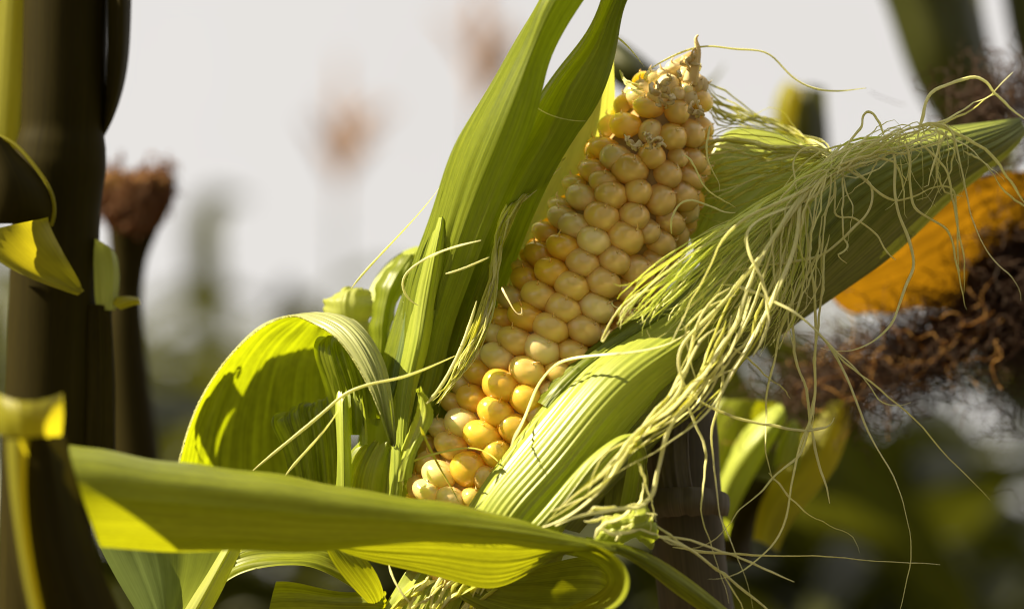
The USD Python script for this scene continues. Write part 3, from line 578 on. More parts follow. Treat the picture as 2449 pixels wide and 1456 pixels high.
TR = [
 (10, [(1740,560),(1688,650),(1655,712),(1631,770),(1606,827)]),
 (11, [(1830,600),(1742,712),(1688,770),(1631,840),(1625,881),(1631,914),(1594,967),(1544,1013),(1499,1054),(1474,1099),(1425,1149),(1340,1220)]),
 (12, [(1850,560),(1787,691),(1763,770),(1730,823),(1688,893),(1668,914),(1598,984),(1536,1021),(1495,1070),(1466,1124),(1400,1200),(1290,1265)]),
 (13, [(1900,580),(1837,732),(1812,786),(1787,835),(1750,897),(1721,955),(1680,1000),(1631,1037),(1581,1070),(1536,1095),(1478,1124),(1425,1161),(1310,1245)]),
 (12, [(1754,881),(1688,922),(1647,967),(1606,1017),(1590,1074),(1573,1132),(1561,1173),(1540,1202),(1499,1215),(1400,1232),(1330,1258)]),
 (11, [(1721,679),(1771,687),(1837,712),(1894,745),(1948,790),(2002,840),(2059,897),(2096,947),(2130,968),(2180,966)]),
 (11, [(1790,560),(1808,646),(1829,699),(1833,732),(1833,786),(1816,831),(1802,852)]),
 (8, [(1960,560),(1923,671),(1882,753),(1857,848),(1837,918),(1829,1000),(1829,1062),(1841,1124),(1852,1150)]),
 (8, [(1935,560),(1944,650),(1952,774),(1948,897),(1940,980),(1915,1062),(1894,1165),(1870,1270),(1830,1320),(1760,1370),(1690,1385)]),
 (8, [(1985,560),(1969,650),(1960,732),(1952,835),(1948,930),(1940,1021)]),
 (9, [(1948,930),(1936,1025),(1903,1095),(1849,1140),(1812,1182),(1767,1223),(1746,1250),(1715,1285),(1640,1305)]),
 (8, [(1890,680),(1899,774),(1903,848),(1927,938),(1940,1041),(1964,1124),(1987,1200)]),
 (7, [(1720,790),(1750,827),(1796,864),(1841,905),(1870,926),(1880,940),(1890,955)]),
 (8, [(1625,885),(1643,930),(1709,980),(1771,1000),(1833,1013),(1894,1025),(1936,1029),(1977,1025),(1997,1000)]),
 (9, [(1735,760),(1726,856),(1730,918),(1713,992),(1705,1062),(1713,1165),(1726,1250),(1760,1330),(1800,1456)]),
 (9, [(1640,960),(1664,1013),(1688,1070),(1688,1124),(1676,1186),(1680,1250),(1710,1330),(1745,1440)]),
 (9, [(2080,360),(2120,350),(2136,365),(2140,447),(2148,509),(2177,596),(2181,649),(2161,703),(2140,765),(2111,800),(2080,820),(2020,836),(1960,830)]),
 (8, [(2140,340),(2173,352),(2177,431),(2189,497),(2222,526),(2264,550),(2284,600),(2297,666),(2305,715),(2313,744)]),
 (9, [(2230,300),(2276,315),(2301,406),(2317,480),(2338,559),(2371,616),(2420,666),(2441,719)]),
 (10, [(2180,310),(2255,303),(2321,336),(2383,390),(2428,447),(2470,500)]),
 (9, [(2220,310),(2301,344),(2371,414),(2412,460),(2470,510)]),
 (10, [(2190,330),(2205,290),(2215,250),(2240,215),(2300,188),(2345,190),(2380,220),(2460,290)]),
 (8, [(2200,320),(2270,290),(2350,240),(2425,175)]), (7, [(2220,305),(2250,290),(2330,250),(2385,222)]),
 (8, [(1980,390),(2012,357),(2037,332),(2058,303),(2074,270),(2086,268),(2103,291),(2112,325)]),
 (8, [(1980,372),(1930,357),(1905,377),(1899,414),(1907,460),(1926,489),(1942,538),(1942,592),(1935,640),(1925,700)]),
 (8, [(1990,385),(2012,394),(2053,418),(2082,443),(2086,476),(2066,517),(2037,550),(2004,587),(1971,608),(1889,625),(1827,633),(1740,650)]),
 (8, [(2030,400),(2058,423),(2095,460),(2144,476),(2198,464),(2255,443),(2276,456),(2290,560),(2300,650)]),
 (7, [(2000,380),(2008,394),(2025,464),(2041,513),(2029,571),(2025,596)]),
 (6, [(2020,400),(2016,447),(2012,509),(2020,571),(2029,592),(2012,604),(2025,629)]),
 (6, [(1995,420),(1996,464),(2000,517),(2049,526),(2095,559),(2119,600),(2140,625)]),
 (8, [(2060,370),(2110,380),(2150,400),(2160,460),(2168,520)]),
 (7, [(2100,350),(2090,400),(2060,440),(2020,470),(1995,510)]),
 (7, [(2190,340),(2240,380),(2270,430),(2285,500),(2300,600),(2305,700)]),
 (7, [(2300,360),(2340,380),(2380,410),(2405,440)]),
 (9, [(1605,1310,26),(1700,1318,24),(1800,1325,22),(2000,1335,16),(2250,1347,8)]),
 (9, [(1950,790),(2000,850),(2040,950),(2090,1060),(2140,1140),(2172,1240),(2175,1330),(2150,1470)]),
 (6, [(1990,830),(2050,890),(2150,970),(2270,1090),(2365,1195)]),
 (6, [(1840,1130),(1890,1190),(1950,1240),(2020,1270),(2057,1325)]),
 (9, [(1540,1270),(1620,1300),(1700,1345),(1780,1470)]), (8, [(1560,1250),(1660,1320),(1740,1380),(1850,1470)]), (7, [(1530,1290),(1640,1290),(1760,1330),(1900,1390)]),
]
for i, (w, px) in enumerate(TR):
    if i < 7 and i not in (4, 5):
        px = [(1992, 392), (1930 - 6 * i, 455 + 6 * i)] + px
    if i < 7:       # these hang clear of the husk, out in the sun
        px = [(x, y, zsilk(x) + 9 * min(1, k / 3)) for k, (x, y) in enumerate(px)]
    strand(px, w)
# more of the sunlit wisps between the traced ones
for k in range(16):
    u = srng.random(); a, b = (TR[1][1], TR[2][1]) if k % 2 else (TR[2][1], TR[3][1])
    n_ = min(len(a), len(b)); A = np.array(a)[np.linspace(0, len(a) - 1, n_).astype(int)]; B = np.array(b)[np.linspace(0, len(b) - 1, n_).astype(int)]
    q = A * (1 - u) + B * u + srng.normal(0, 9, (n_, 2)) + np.array([srng.normal(0, 16), srng.normal(0, 10)])
    q = q[srng.integers(0, 3):n_ - srng.integers(0, 5)]
    strand([(x, y, zsilk(x) + 7 + srng.normal(0, 1)) for x, y in q[::2]], srng.uniform(5, 11), SILK if k % 3 else SILK_YELLOW, jit=.3)
# loose strands on and beside the cob
strand([(1545,172,6),(1580,150,6),(1680,112,5),(1760,118,3),(1835,128,2),(1880,170,2),(1930,205,3),(1990,218,4),(2040,215,4),(2072,211,4)], 6, jit=0)
strand([(1630,370,19),(1660,395,20),(1680,440,19),(1715,470,19),(1760,500,19)], 6, jit=.1)
strand([(1605,560,24),(1612,510,26),(1640,480,26),(1690,490,24),(1760,510,22)], 6, jit=.1)
strand([(1700,300,12),(1690,340,14),(1692,380,14),(1712,420,14),(1720,460,15)], 7, jit=.1)
strand([(605,1125,24),(690,1055,26),(780,980,29),(830,940,30),(900,915,31),(950,905,30),(1010,885,28),(1090,850,24)], 9, jit=0)
strand([(680,1140,25),(740,1070,27),(790,1010,28),(825,945,29)], 8, jit=0)
strand([(1222,1069,38),(1236,1036,32),(1255,998,26),(1277,943,24),(1291,915,24),(1318,882,25),(1348,863,27),(1403,852,30),(1458,847,33),(1550,836,34),(1650,790,31)], 10, jit=0)
strand([(950,1121,26),(1019,1091,26),(1074,1077,24),(1115,1071,23),(1148,1075,23),(1195,1108,28)], 7, SILK_YELLOW, jit=0)
strand([(1005,1020,30),(1013,1039,28),(1032,1080,24),(1057,1127,23),(1079,1165,23),(1100,1205,25)], 9, SILK_YELLOW, jit=0)
strand([(1000,730,22),(968,700,23),(966,665,24),(1000,630,25),(1060,600,27),(1150,575,29)], 7, jit=0)
strand([(840,690,8),(900,620,10),(980,535,12),(1050,450,14)], 7, jit=0)
strand([(1255,200,30),(1275,250,31),(1330,280,29),(1400,290,22)], 5, jit=0)
strand([(1065,655,25),(1100,645,26),(1170,615,27)], 6, jit=0)
strand([(1200,685,20),(1206,700,21),(1218,722,22),(1235,748,23),(1247,752,24),(1247,736,24)], 8, CHAFF, jit=0)
strand([(1464,722,19),(1475,735,21),(1500,735,21),(1520,720,20)], 6, jit=0)
strand([(1470,85,10),(1500,110,10),(1540,160,8)], 6, SILK, jit=0)
for k in range(4):
    a = srng.uniform(0, 10); strand([(1478 + a, 165 + a, 2), (1500, 185 + 2 * a, 4), (1540, 190 + 3 * a, 6)], 6, jit=.1)
strand([(1410,700,22),(1460,790,34),(1440,815,34),(1480,740,34),(1560,690,32),(1620,650,30)][1:], 6, jit=.1)
# fan from the knot to the lower left
for k in range(165):
    u = srng.random(); e = srng.random()
    sx, sy = 2000 + srng.normal(0, 10), 392 + srng.normal(0, 12)
    ex = 1470 + 400 * u + srng.normal(0, 25); ey = 715 + 55 * u + srng.normal(0, 32)
    mx, my = 1905 + srng.normal(0, 14) - 40 * (1 - u), 480 + srng.normal(0, 12) + 25 * u
    qx, qy = (mx + ex) / 2 + srng.normal(0, 12) + 25 * u, (my + ey) / 2 + srng.normal(0, 12) - 18
    st = [(2130 + srng.normal(0, 30), 345 + srng.normal(0, 12)), (sx, sy)] if k % 3 == 0 else [(sx + 20, sy - 15)]
    strand(st + [(mx, my), (qx, qy), (ex, ey), (ex - 20 + srng.normal(0, 14), ey + 22 + srng.normal(0, 14))], 2.5 + 8 * srng.random() ** 2, SILK_LIME if k % 4 else SILK, dz=srng.uniform(-5, 1), jit=.2)
# strands hanging straight from the fan across the dark husk
for k in range(13):
    x = srng.uniform(1840, 1975); y = 470 + srng.normal(0, 20)
    strand([(1985 + srng.normal(0, 8), 410), (x + 30, y), (x, y + 120), (x - 15 + srng.normal(0, 20), y + 220 + srng.normal(0, 30)), (x - 40 + srng.normal(0, 40), y + 280 + srng.normal(0, 60))], srng.uniform(3, 7), dz=srng.uniform(0, 4), jit=.5)
# knot to the right, over the crest of the husk
for k in range(22):
    x0 = 1990 + srng.normal(0, 10); x1 = 2120 + srng.uniform(0, 150)
    strand([(x0, 395 + srng.normal(0, 10)), ((x0 + x1) / 2, 352 + srng.normal(0, 16)), (x1, 322 + srng.normal(0, 18)), (x1 + srng.uniform(-10, 50), 345 + srng.uniform(-30, 90)), (x1 + srng.uniform(-30, 60), 400 + srng.uniform(-60, 110))], srng.uniform(3, 7), dz=srng.uniform(-2, 2), jit=.6)
# threads behind, from the tip to the knot
for k in range(16):
    y0 = 195 + srng.uniform(0, 60)
    strand([(1690 + srng.normal(0, 8), y0, -4), (1760, y0 + 45 + srng.normal(0, 10), -8), (1850, 290 + srng.normal(0, 12) + .3 * (y0 - 195), -10), (1930, 335 + srng.normal(0, 8), -8), (1990, 380, 6)], srng.uniform(4, 7), SILK if k % 2 else SILK_YELLOW, jit=.4)
for k in range(34):
    y0 = 300 + srng.uniform(0, 200)
    strand([(1680 + srng.normal(0, 15), y0 + 20, -3), (1760, y0 + srng.normal(0, 14), 2), (1850, .6 * y0 + .4 * 370 + srng.normal(0, 12), 4), (1930, .3 * y0 + .7 * 372 + srng.normal(0, 8), 7), (1995, 385, 15)], 3 + 7 * srng.random() ** 2, SILK_YELLOW if k % 3 else SILK, jit=.3)
# pale bundle along the left flank of the cob
for k in range(22):
    o = srng.uniform(0, 1); q = srng.normal(0, 6)
    strand([(1345 - 20 * o + q, 380 + 30 * o, 10), (1265 - 18 * o, 450 + 20 * o + q, 14), (1205 - 12 * o + q, 560, 16), (1168 + 18 * o, 690 + q, 17), (1120 + 22 * o + q, 830, 18), (1075 + 15 * o, 910, 20), (1035 + 12 * o, 960 + q, 24)][srng.integers(0, 2):7 - srng.integers(0, 3)], srng.uniform(5, 10), SILK if k % 3 else SILK_YELLOW, jit=.3)
strand([(1020,965,30),(1050,930,27),(1085,870,24),(1115,800,21),(1140,720,20)], 10, SILK, jit=0)
# tangle at the right of the folded husk and tufts under the foreground leaf
for pxs in ([(1405,1228),(1450,1213),(1500,1208),(1545,1200),(1565,1180)], [(1395,1245),(1450,1238),(1510,1232),(1555,1225),(1572,1250)], [(1420,1290),(1455,1250),(1500,1225),(1530,1195),(1538,1150)], [(1470,1290),(1500,1262),(1540,1240),(1575,1232)], [(1520,1110),(1545,1150),(1556,1195),(1562,1240),(1552,1275)], [(1430,1262),(1480,1272),(1530,1268),(1570,1280),(1640,1310)]):
    strand(pxs, srng.uniform(8, 13), SILK, dz=5, jit=.3)
sheet(ear, 'husk_scrap', [[(1400,1300,34),(1430,1275,39),(1440,1235,37)], [(1450,1300,35),(1475,1270,41),(1485,1225,39)], [(1510,1298,35),(1530,1262,41),(1530,1210,38)], [(1560,1290,34),(1572,1260,38),(1560,1205,34)]], HUSK_LIGHT, 24, 24, ridge=.2, freq=6, wav=1.0, seed=69, edge=.03, label='bright crumpled end of the folded husk')
for k in range(22):
    x = 960 + srng.uniform(0, 230)
    strand([(x + 40, 1365 + srng.uniform(0, 20), 22), (x + 10 + srng.normal(0, 10), 1400 + srng.normal(0, 8), 25), (x - 30 + srng.normal(0, 15), 1450, 24), (x - 60, 1500, 20)], srng.uniform(8, 14), SILK if k % 2 else SILK_YELLOW, jit=.3)
strand([(930,1350,26),(950,1400,28),(985,1445,28)], 7, jit=0)
sheet(ear, 'husk', [[(900,1500,12),(980,1500,20),(1080,1500,18)], [(940,1420,12),(1010,1420,20),(1110,1420,18)], [(990,1350,12),(1060,1350,20),(1150,1350,16)]], HUSK_LIGHT, 30, 40, ridge=.35, freq=12, seed=66, label='ribbed husk foot under the foreground leaf')
sheet(ear, 'husk', [[(1080,1480,10),(1160,1480,18),(1290,1480,8)], [(1130,1400,10),(1200,1400,18),(1320,1400,8)], [(1180,1320,10),(1250,1320,16),(1350,1320,8)]], HUSK, 30, 30, ridge=.2, freq=10, seed=67)

# ---------------------------------------------------------------- foreground leaf
fl = thing('corn_leaf', 'broad green leaf sweeping across the bottom in front of the ear', 'leaf', P(np.array([700, 1250, 45.0])))
sheet(fl, 'blade', [
    [(170,1068,64.5),(185,1150,86.0),(215,1240,82.9),(240,1310,64.0)], [(260,1082,60.9),(270,1160,83.0),(285,1240,80.9),(300,1312,62.4)], [(420,1100,54.6),(425,1180,76.0),(430,1250,74.0),(440,1312,57.0)], [(620,1130,47.8),(620,1200,68.0),(625,1260,66.1),(630,1312,51.0)], [(800,1165,44.4),(800,1220,62.0),(800,1270,60.3),(800,1306,47.4)], [(980,1195,41.9),(980,1240,57.0),(980,1275,55.5),(980,1298,45.6)], [(1140,1228,42.4),(1140,1255,54.0),(1140,1280,53.7),(1140,1295,45.8)], [(1290,1262,42.4),(1290,1278,51.0),(1290,1293,50.8),(1290,1302,45.7)], [(1400,1285,41.9),(1400,1295,48.0),(1400,1305,48.9),(1400,1312,45.1)], [(1470,1300,40.1),(1472,1308,44.0),(1474,1316,45.9),(1475,1322,43.3)]],
    LEAF, 90, 40, ridge=.12, freq=9, seed=81, wav=.5)
hairs(fl, GRID[0][:, 0], 900, .5, 202, SILK)
sheet(fl, 'folded_blade', [
    [(780,1298,42),(782,1300,41),(784,1302,40)], [(900,1291,43),(905,1322,39),(912,1345,36)], [(1040,1283,43),(1048,1335,37),(1055,1380,33)], [(1160,1284,43),(1163,1350,36),(1160,1405,31)], [(1250,1290,42),(1245,1340,37),(1230,1388,32)], [(1320,1296,41),(1310,1322,38),(1298,1348,35)], [(1385,1304,40),(1380,1312,39),(1374,1320,38)]],
    LEAF, 80, 40, ridge=.10, freq=8, seed=82, label='yellow glowing fold of the leaf')
sheet(fl, 'curled_end', [
    [(1330,1296,44),(1325,1308,36),(1320,1318,26)], [(1420,1304,50),(1400,1316,38),(1380,1330,26)], [(1480,1335,54),(1458,1342,40),(1430,1352,26)], [(1505,1385,56),(1482,1385,41),(1452,1386,26)], [(1490,1435,56),(1465,1424,41),(1436,1412,26)], [(1430,1470,54),(1415,1452,40),(1395,1436,26)], [(1330,1500,50),(1325,1480,38),(1318,1464,26)]],
    LEAF, 60, 24, ridge=.06, freq=6, seed=84, label='rolled end of the leaf')
sheet(fl, 'curled_end', [[(1100,1430,26),(1110,1400,25),(1140,1370,24)], [(1250,1500,24),(1270,1430,22),(1300,1350,22)], [(1380,1520,24),(1400,1430,20),(1420,1330,22)], [(1440,1500,26),(1455,1430,24),(1450,1360,25)]], LEAF, 40, 24, ridge=.08, freq=6, seed=85, label='shaded inside of the rolled end')
sheet(fl, 'folded_blade', [[(1380,1290,42),(1400,1300,45),(1420,1310,44)], [(1500,1305,40),(1510,1325,43),(1515,1345,41)], [(1600,1350,36),(1605,1385,39),(1600,1410,37)], [(1720,1440,32),(1720,1470,35),(1710,1490,33)], [(1800,1510,28),(1795,1540,31),(1780,1560,29)]], LEAF, 50, 24, ridge=.15, freq=6, seed=83)

# ---------------------------------------------------------------- leaves under the foreground leaf
ll = thing('husk_leaf', 'wide blue-green leaf at the bottom left with a pale ribbed edge strip', 'leaf', P(np.array([420, 1400, 0.0])))
sheet(ll, 'blade', [[(230,1290,14),(330,1280,18),(560,1290,12)], [(270,1370,14),(370,1360,18),(520,1370,12)], [(330,1470,14),(400,1470,18),(440,1480,12)], [(370,1540,12),(400,1540,16),(420,1540,10)]], HUSK_BLUE, 40, 30, ridge=.12, freq=6, seed=91)
sheet(ll, 'edge_strip', [[(545,1290,18),(565,1290,22),(590,1295,19)], [(510,1350,18),(530,1350,23),(555,1365,19)], [(465,1420,18),(490,1425,23),(518,1440,19)], [(425,1490,17),(450,1495,22),(475,1510,18)]], HUSK_PALE, 40, 24, ridge=.35, freq=3, seed=92)
la = thing('husk_leaf', 'small leaf with a bright arched rim just below the foreground leaf', 'leaf', P(np.array([700, 1350, 0.0])))
sheet(la, 'blade', [[(530,1400,16),(560,1330,12),(600,1290,8)], [(600,1362,18),(630,1310,12),(660,1280,8)], [(690,1350,19),(710,1310,12),(730,1280,8)], [(760,1360,18),(775,1315,12),(785,1280,8)], [(830,1395,16),(820,1340,11),(815,1290,8)], [(880,1420,13),(860,1370,9),(845,1320,6)]], LEAF, 50, 30, ridge=.2, freq=6, seed=93)
sheet(la, 'side_blade', [[(775,1300,24),(800,1300,22),(840,1300,20)], [(800,1350,23),(840,1350,22),(885,1345,20)], [(840,1400,21),(880,1400,20),(912,1395,18)], [(880,1440,18),(900,1440,17),(918,1425,16)]], LEAF, 40, 24, ridge=.1, seed=94)
lb = thing('husk_leaf', 'dark leaf with a curled end at the bottom edge beside the lit silk', 'leaf', P(np.array([760, 1440, 0.0])))
sheet(lb, 'blade', [[(640,1500,8),(645,1450,12),(660,1390,10)], [(730,1500,9),(735,1440,13),(740,1400,11)], [(820,1500,10),(820,1440,15),(825,1415,13)], [(890,1500,10),(895,1440,16),(900,1412,14)], [(915,1500,6),(922,1450,10),(920,1420,9)]], LEAF, 40, 24, ridge=.1, seed=95)

# ---------------------------------------------------------------- the stalk that carries the ear, low right
ds = thing('corn_stalk', 'dull grey-brown dry stalk sheath standing behind the hanging silk, right of the ear foot', 'stalk', P(np.array([1640, 1456, -12.0])))
pts = [(1630,760,-22),(1632,1000,-16),(1635,1150,-12),(1645,1300,-10),(1670,1480,-10),(1690,1600,-10)]
c = spline(P(np.array(pts, float)), 40)
v, f = tube_mesh(c, np.interp(np.linspace(0, 1, 40), [0, .3, .5, .7, 1], [60, 88, 92, 88, 95]) / MM * 1e-3, 40, .8)
ang = np.tile(np.arange(40), 40); uvs = np.stack([ang * 1.4, np.repeat(np.arange(40) * 1.5, 40)], 1)
part(ds, 'stem', (v, f), DRY, True, uvs)
sheet(ds, 'sheath', [[(1540,1180,-4),(1600,1165,6),(1680,1165,6),(1745,1190,-4)], [(1545,1215,-3),(1600,1205,8),(1680,1205,8),(1745,1215,-3)], [(1555,1240,-4),(1610,1235,6),(1680,1232,6),(1740,1235,-4)]], DRY, 16, 30, ridge=.15, freq=9, seed=101)
sheet(ds, 'sheath', [[(1540,1010,-6),(1580,1000,1),(1650,1010,2)], [(1535,1100,-5),(1580,1090,3),(1650,1100,3)], [(1545,1170,-4),(1590,1165,4),(1660,1170,4)]], DRY, 24, 30, ridge=.2, freq=9, seed=102)

# ---------------------------------------------------------------- ear shoot lower right
sh = thing('ear_shoot', 'small yellow-green ear shoot with pointed leaf tips below the brown dried silk', 'ear shoot', P(np.array([1800, 1150, -40.0])))
sheet(sh, 'husk', [[(1630,1250,-70),(1680,1250,-63),(1760,1260,-70)], [(1640,1130,-70),(1700,1130,-62),(1790,1150,-70)], [(1645,1020,-71),(1720,1020,-63),(1850,1020,-71)], [(1660,960,-73),(1760,955,-65),(1870,965,-73)]], LEAF, 40, 24, ridge=.2, freq=5, seed=111)
sheet(sh, 'husk', [[(1690,1200,-67),(1720,1230,-59),(1740,1290,-63)], [(1740,1080,-65),(1770,1110,-57),(1800,1150,-62)], [(1800,1010,-63),(1830,1040,-56),(1850,1060,-60)], [(1865,965,-63),(1875,980,-59),(1880,1000,-61)]], HUSK_LIGHT, 40, 20, ridge=.2, freq=4, seed=112)
sheet(sh, 'husk', [[(1800,1290,-71),(1830,1300,-63),(1860,1320,-67)], [(1840,1150,-70),(1890,1170,-62),(1930,1200,-67)], [(1900,1060,-69),(1960,1080,-61),(2000,1110,-67)], [(1960,980,-70),(2000,990,-64),(2030,1010,-69)], [(2015,955,-72),(2024,958,-70),(2034,965,-71)]], SHEATH, 40, 20, ridge=.2, freq=4, seed=113)
sheet(sh, 'husk', [[(1850,1120,-63),(1880,1110,-59),(1905,1130,-62)], [(1860,1060,-62),(1890,1050,-58),(1915,1070,-62)], [(1885,1010,-63),(1900,1005,-60),(1915,1015,-62)]], HUSK_LIGHT, 24, 16, ridge=.1, seed=114)
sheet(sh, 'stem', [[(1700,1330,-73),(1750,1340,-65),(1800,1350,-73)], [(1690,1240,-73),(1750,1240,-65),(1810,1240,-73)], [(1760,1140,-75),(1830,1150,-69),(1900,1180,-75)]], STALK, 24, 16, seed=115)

# ---------------------------------------------------------------- the ear behind on the right with amber husk and dried silk
e2 = thing('corn_ear', 'neighbouring ear at the right edge with glowing amber husk and tangled brown dried silk', 'corn ear', P(np.array([2250, 800, -45.0])))
sheet(e2, 'husk', [[(1975,690,-62),(2000,725,-72),(2030,755,-82)], [(2080,600,-60),(2130,670,-72),(2170,750,-86)], [(2200,520,-60),(2260,620,-73),(2310,705,-86)], [(2330,430,-62),(2380,540,-74),(2420,640,-84)], [(2470,400,-66),(2500,480,-74),(2530,570,-80)]], AMBER, 60, 50, ridge=.12, freq=5, wav=1.5, seed=121)
sheet(e2, 'husk', [[(2150,640,-90),(2250,560,-84),(2350,470,-90)], [(2250,720,-88),(2340,620,-80),(2440,520,-88)], [(2330,830,-88),(2430,720,-80),(2520,600,-88)], [(2400,920,-92),(2480,840,-88),(2560,760,-92)]], DRY, 40, 24, ridge=.3, freq=4, seed=122)
drng = np.random.default_rng(9)
def dried(cx, cy, sx, sy, n, zc, seed, ang=0):
    r = np.random.default_rng(seed); ms = []
    for k in range(n):
        x0, y0 = r.normal(0, sx), r.normal(0, sy)
        x0, y0 = cx + x0 * math.cos(ang) - y0 * math.sin(ang), cy + x0 * math.sin(ang) + y0 * math.cos(ang)
        m = r.integers(5, 9); a = r.uniform(0, 6.28); p = [(x0, y0, zc + r.normal(0, 7))]
        for j in range(m):
            a += r.normal(0, .7); st = r.uniform(10, 26)
            p.append((p[-1][0] + st * math.cos(a), p[-1][1] + st * math.sin(a), p[-1][2] + r.normal(0, 1.5)))
        ms.append(tube_mesh(strand_pts(p, 22, r), r.uniform(1.6, 3.6) / 2 / MM * 1e-3, 3))
    return join(ms)
def mat_core(path, rad, z, seed):
    r = np.random.default_rng(seed)
    c = spline(P(np.array([(x, y, z) for x, y in path], float)), 60)
    v, f = tube_mesh(c, np.array(rad) / MM * 1e-3 * np.ones(60), 24, .7)
    n = v - np.repeat(c, 24, 0)
    k = 1 + .35 * np.sin(v[:, [0]] * 700 + 3 * np.sin(v[:, [2]] * 500)) * np.sin(v[:, [2]] * 900 + 1) + r.normal(0, .12, (len(v), 1))
    return np.repeat(c, 24, 0) + n * k, f
part(e2, 'silk_mat', mat_core([(1900, 935), (2020, 905), (2150, 870), (2280, 800), (2400, 700), (2480, 560)], np.interp(np.linspace(0, 1, 60), [0, .1, .5, 1], [6, 22, 52, 85]), -78, 135), SILK_DRY, label='matted dark core of the dried silk')
part(e2, 'dried_silk', dried(2170, 845, 170, 42, 1500, -72, 131, -.42), SILK_DRY, kind='stuff', label='mat of brown dried silk')
part(e2, 'dried_silk', dried(2420, 700, 50, 140, 900, -74, 132), SILK_DRY, kind='stuff', label='brown dried silk at the right edge')
part(e2, 'dried_silk', dried(2420, 255, 70, 45, 420, -70, 133), SILK_DRY, kind='stuff', label='purple-brown dried silk above the husk tip')
part(e2, 'dried_silk', dried(2150, 870, 130, 40, 90, -66, 134, -.3), SILK_TAN, kind='stuff', label='reddish strands in the dried silk')

# ---------------------------------------------------------------- the stalk on the left
ls = thing('corn_stalk', 'thick dark corn stalk with a swollen joint filling the left edge', 'stalk', P(np.array([130, 1456, -35.0])))
pts = [(160,-80,-23),(155,150,-23),(148,330,-23),(140,420,-23),(128,700,-23),(118,1000,-23),(110,1250,-23),(105,1560,-23)]
c = spline(P(np.array(pts, float)), 90)
r = np.interp(np.linspace(0, 1, 90), [0, .2, .25, .28, .33, .4, .7, 1], [100, 100, 98, 106, 112, 104, 106, 108]) / MM * 1e-3 * (D0 + .023) / D0
v, f = tube_mesh(c, r, 48, .85)
uvs = np.stack([np.tile(np.arange(48) * 1.6, 90), np.repeat(np.arange(90) * 2.0, 48)], 1)
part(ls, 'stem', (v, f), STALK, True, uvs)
sheet(ls, 'sheath', [[(255,-60,-22),(290,-60,-16),(318,-60,-24)], [(258,40,-22),(290,40,-16),(315,40,-24)], [(256,150,-22),(285,150,-16),(306,160,-24)], [(250,240,-23),(270,245,-18),(285,250,-24)], [(242,318,-25),(246,322,-23),(250,326,-25)]], STALK, 40, 16, ridge=.1, seed=141, label='dark leaf edge right of the stalk')
sheet(ls, 'sheath', [[(-40,-60,-28),(20,-60,-22),(72,-60,-22)], [(-50,120,-28),(10,120,-22),(62,120,-22)], [(-60,260,-28),(0,260,-22),(55,260,-22)], [(-60,380,-28),(-5,380,-22),(48,370,-22)]], SHEATH, 30, 20, ridge=.12, freq=4, seed=142, label='yellow sheath lit at the left edge')
sheet(ls, 'leaf', [[(-80,300,-14),(-30,310,-6),(20,340,-10)], [(-80,380,-12),(0,390,-2),(75,400,-8)], [(-80,470,-12),(20,470,-1),(125,470,-8)], [(-80,540,-14),(20,535,-3),(122,538,-10)]], STALK, 40, 24, seed=143, label='dark leaf collar across the stalk')
sheet(ls, 'leaf', [[(-60,560,-8),(20,540,0),(115,520,-4)], [(-20,610,-10),(70,590,-2),(130,560,-8)], [(60,660,-6),(120,640,-6),(160,620,-6)], [(185,705,-10),(195,700,-8),(200,695,-10)]], SHEATH, 40, 20, ridge=.1, freq=4, seed=144, label='yellow-green leaf base sloping down across the stalk')
edge = strand_pts([(-20, 322, -9), (40, 350, -8), (85, 400, -7), (120, 455, -7), (130, 500, -8), (122, 540, -9)], 24, drng)
part(ls, 'leaf_rim', tube_mesh(edge, 5 / MM * 1e-3, 6), SHEATH)
sheet(ls, 'ear_shoot', [[(222,570,-22),(245,580,-16),(270,600,-24)], [(225,640,-20),(255,640,-18),(285,650,-22)], [(228,710,-20),(255,710,-18),(282,710,-22)], [(235,740,-22),(255,742,-18),(275,740,-22)]], HUSK_PALE, 30, 20, ridge=.2, freq=4, seed=145, label='pale bud between stalk and dried silk')
sheet(ls, 'ear_shoot', [[(262,720,-22),(280,735,-18),(290,740,-22)], [(300,708,-20),(312,720,-17),(320,730,-20)], [(332,712,-20),(335,720,-18),(336,728,-20)]], SHEATH, 20, 10, seed=146)
sheet(ls, 'sheath', [[(200,730,-20),(235,728,-18),(268,735,-20)], [(198,850,-20),(238,850,-18),(275,850,-20)], [(195,980,-20),(238,980,-18),(278,980,-20)], [(192,1110,-20),(238,1110,-18),(280,1110,-20)]], STALK, 40, 20, ridge=.3, freq=3, seed=147, label='narrow ribbed shoot beside the stalk')

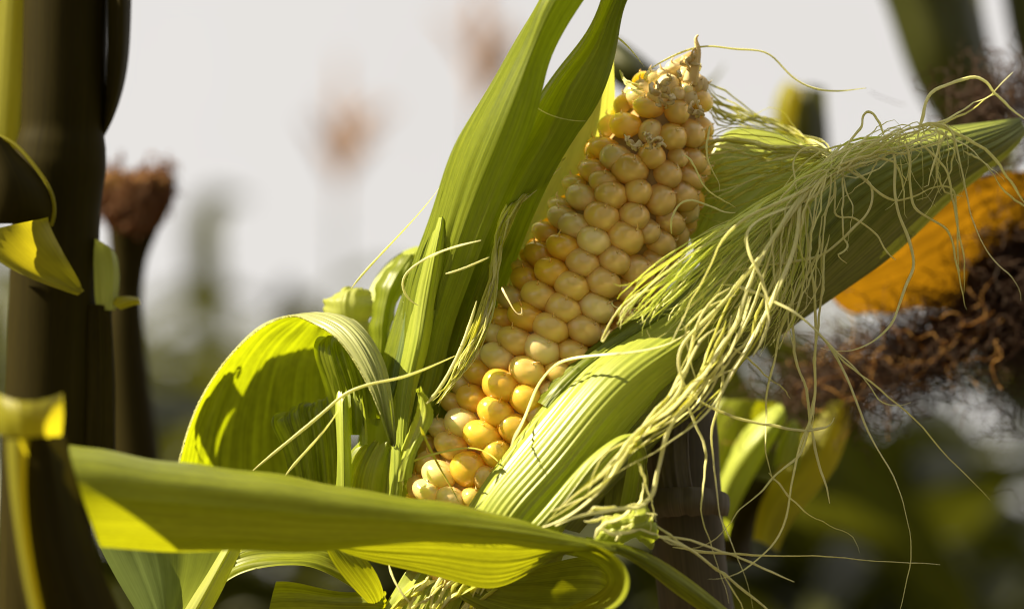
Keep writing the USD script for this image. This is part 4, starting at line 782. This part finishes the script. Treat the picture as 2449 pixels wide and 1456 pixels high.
# ---------------------------------------------------------------- young ear with brown silk, left
E3Z = -165
e3 = thing('corn_ear', 'young ear beside the left stalk topped by a rust-brown tuft of silk', 'corn ear', P(np.array([310, 900, -165.0])))
c = spline(P(np.array([(330, 500, E3Z), (315, 560, E3Z), (302, 680, E3Z), (300, 800, E3Z), (310, 950, E3Z), (330, 1150, E3Z)], float)), 40)
v, f = tube_mesh(c, np.interp(np.linspace(0, 1, 40), [0, .1, .22, .35, .5, 1], [50, 62, 45, 40, 46, 62]) / MM * 1e-3 * 1.3, 20)
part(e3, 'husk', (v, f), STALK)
def tuft(seed):
    r = np.random.default_rng(seed); ms = []
    for k in range(900):
        a = r.uniform(0, 6.28); q = r.random() ** .5
        x, y = 320 + 75 * q * math.cos(a), 520 + 30 * q * math.sin(a)
        ex, ey = 322 + 92 * q * math.cos(a) + r.normal(0, 14), 455 + 40 * q * abs(math.sin(a)) - 25 * abs(math.cos(a)) + r.normal(0, 28)
        ms.append(tube_mesh(strand_pts([(315 + 40 * q * math.cos(a), 560, E3Z + 6 * math.sin(a)), (x, y, E3Z + 9 * math.sin(a)), ((x + ex) / 2 + r.normal(0, 6), (y + ey) / 2, E3Z + 10 * math.sin(a)), (ex, ey, E3Z + 10 * math.sin(a)), (ex + r.normal(0, 12), ey + r.uniform(0, 25), E3Z + 11 * math.sin(a))], 14, r), .00028, 3))
    return join(ms)
part(e3, 'dried_silk', tuft(151), SILK_RUST, kind='stuff')
r_ = np.random.default_rng(3)
part(e3, 'silk_crown', join([tube_mesh(strand_pts([(320 + a_, 470 + r_.normal(0, 10), E3Z + 5), (320 + a_ * 1.15, 430 + r_.normal(0, 8) + .002 * a_ * a_, E3Z + 7), (320 + a_ * 1.25 + r_.normal(0, 8), 425 + r_.normal(0, 8), E3Z + 5)], 8, r_), .00035, 3) for a_ in r_.uniform(-70, 70, 130)]), SILK_TAN, kind='stuff')

# ---------------------------------------------------------------- cut shoot in the lower left corner
st = thing('corn_shoot', 'blurred yellow-tipped cut shoot in the lower left corner nearest to the viewer', 'corn shoot', P(np.array([90, 1456, 60.0])))
sheet(st, 'tip', [[(-30,925,93),(60,960,101),(150,940,93)], [(-25,985,95),(65,1000,103),(152,990,95)], [(-10,1040,93),(70,1045,101),(148,1040,93)]], SHEATH, 20, 20, ridge=.2, freq=3, seed=161)
sheet(st, 'stem', [[(0,1020,89),(75,1020,99),(150,1030,89)], [(10,1130,89),(90,1130,99),(175,1130,89)], [(20,1280,89),(110,1280,99),(215,1280,89)], [(60,1460,89),(160,1460,99),(290,1470,89)], [(90,1560,89),(200,1560,99),(330,1560,89)]], STALK, 40, 24, ridge=.3, freq=4, seed=162)
sheet(st, 'stem_rib', [[(15,1050,97),(40,1050,101),(68,1050,99)], [(25,1180,97),(45,1180,101),(62,1180,99)], [(45,1320,97),(60,1320,101),(75,1320,99)], [(75,1470,97),(92,1470,101),(105,1470,99)], [(110,1560,97),(122,1560,101),(130,1560,99)]], SHEATH, 30, 12, seed=163)
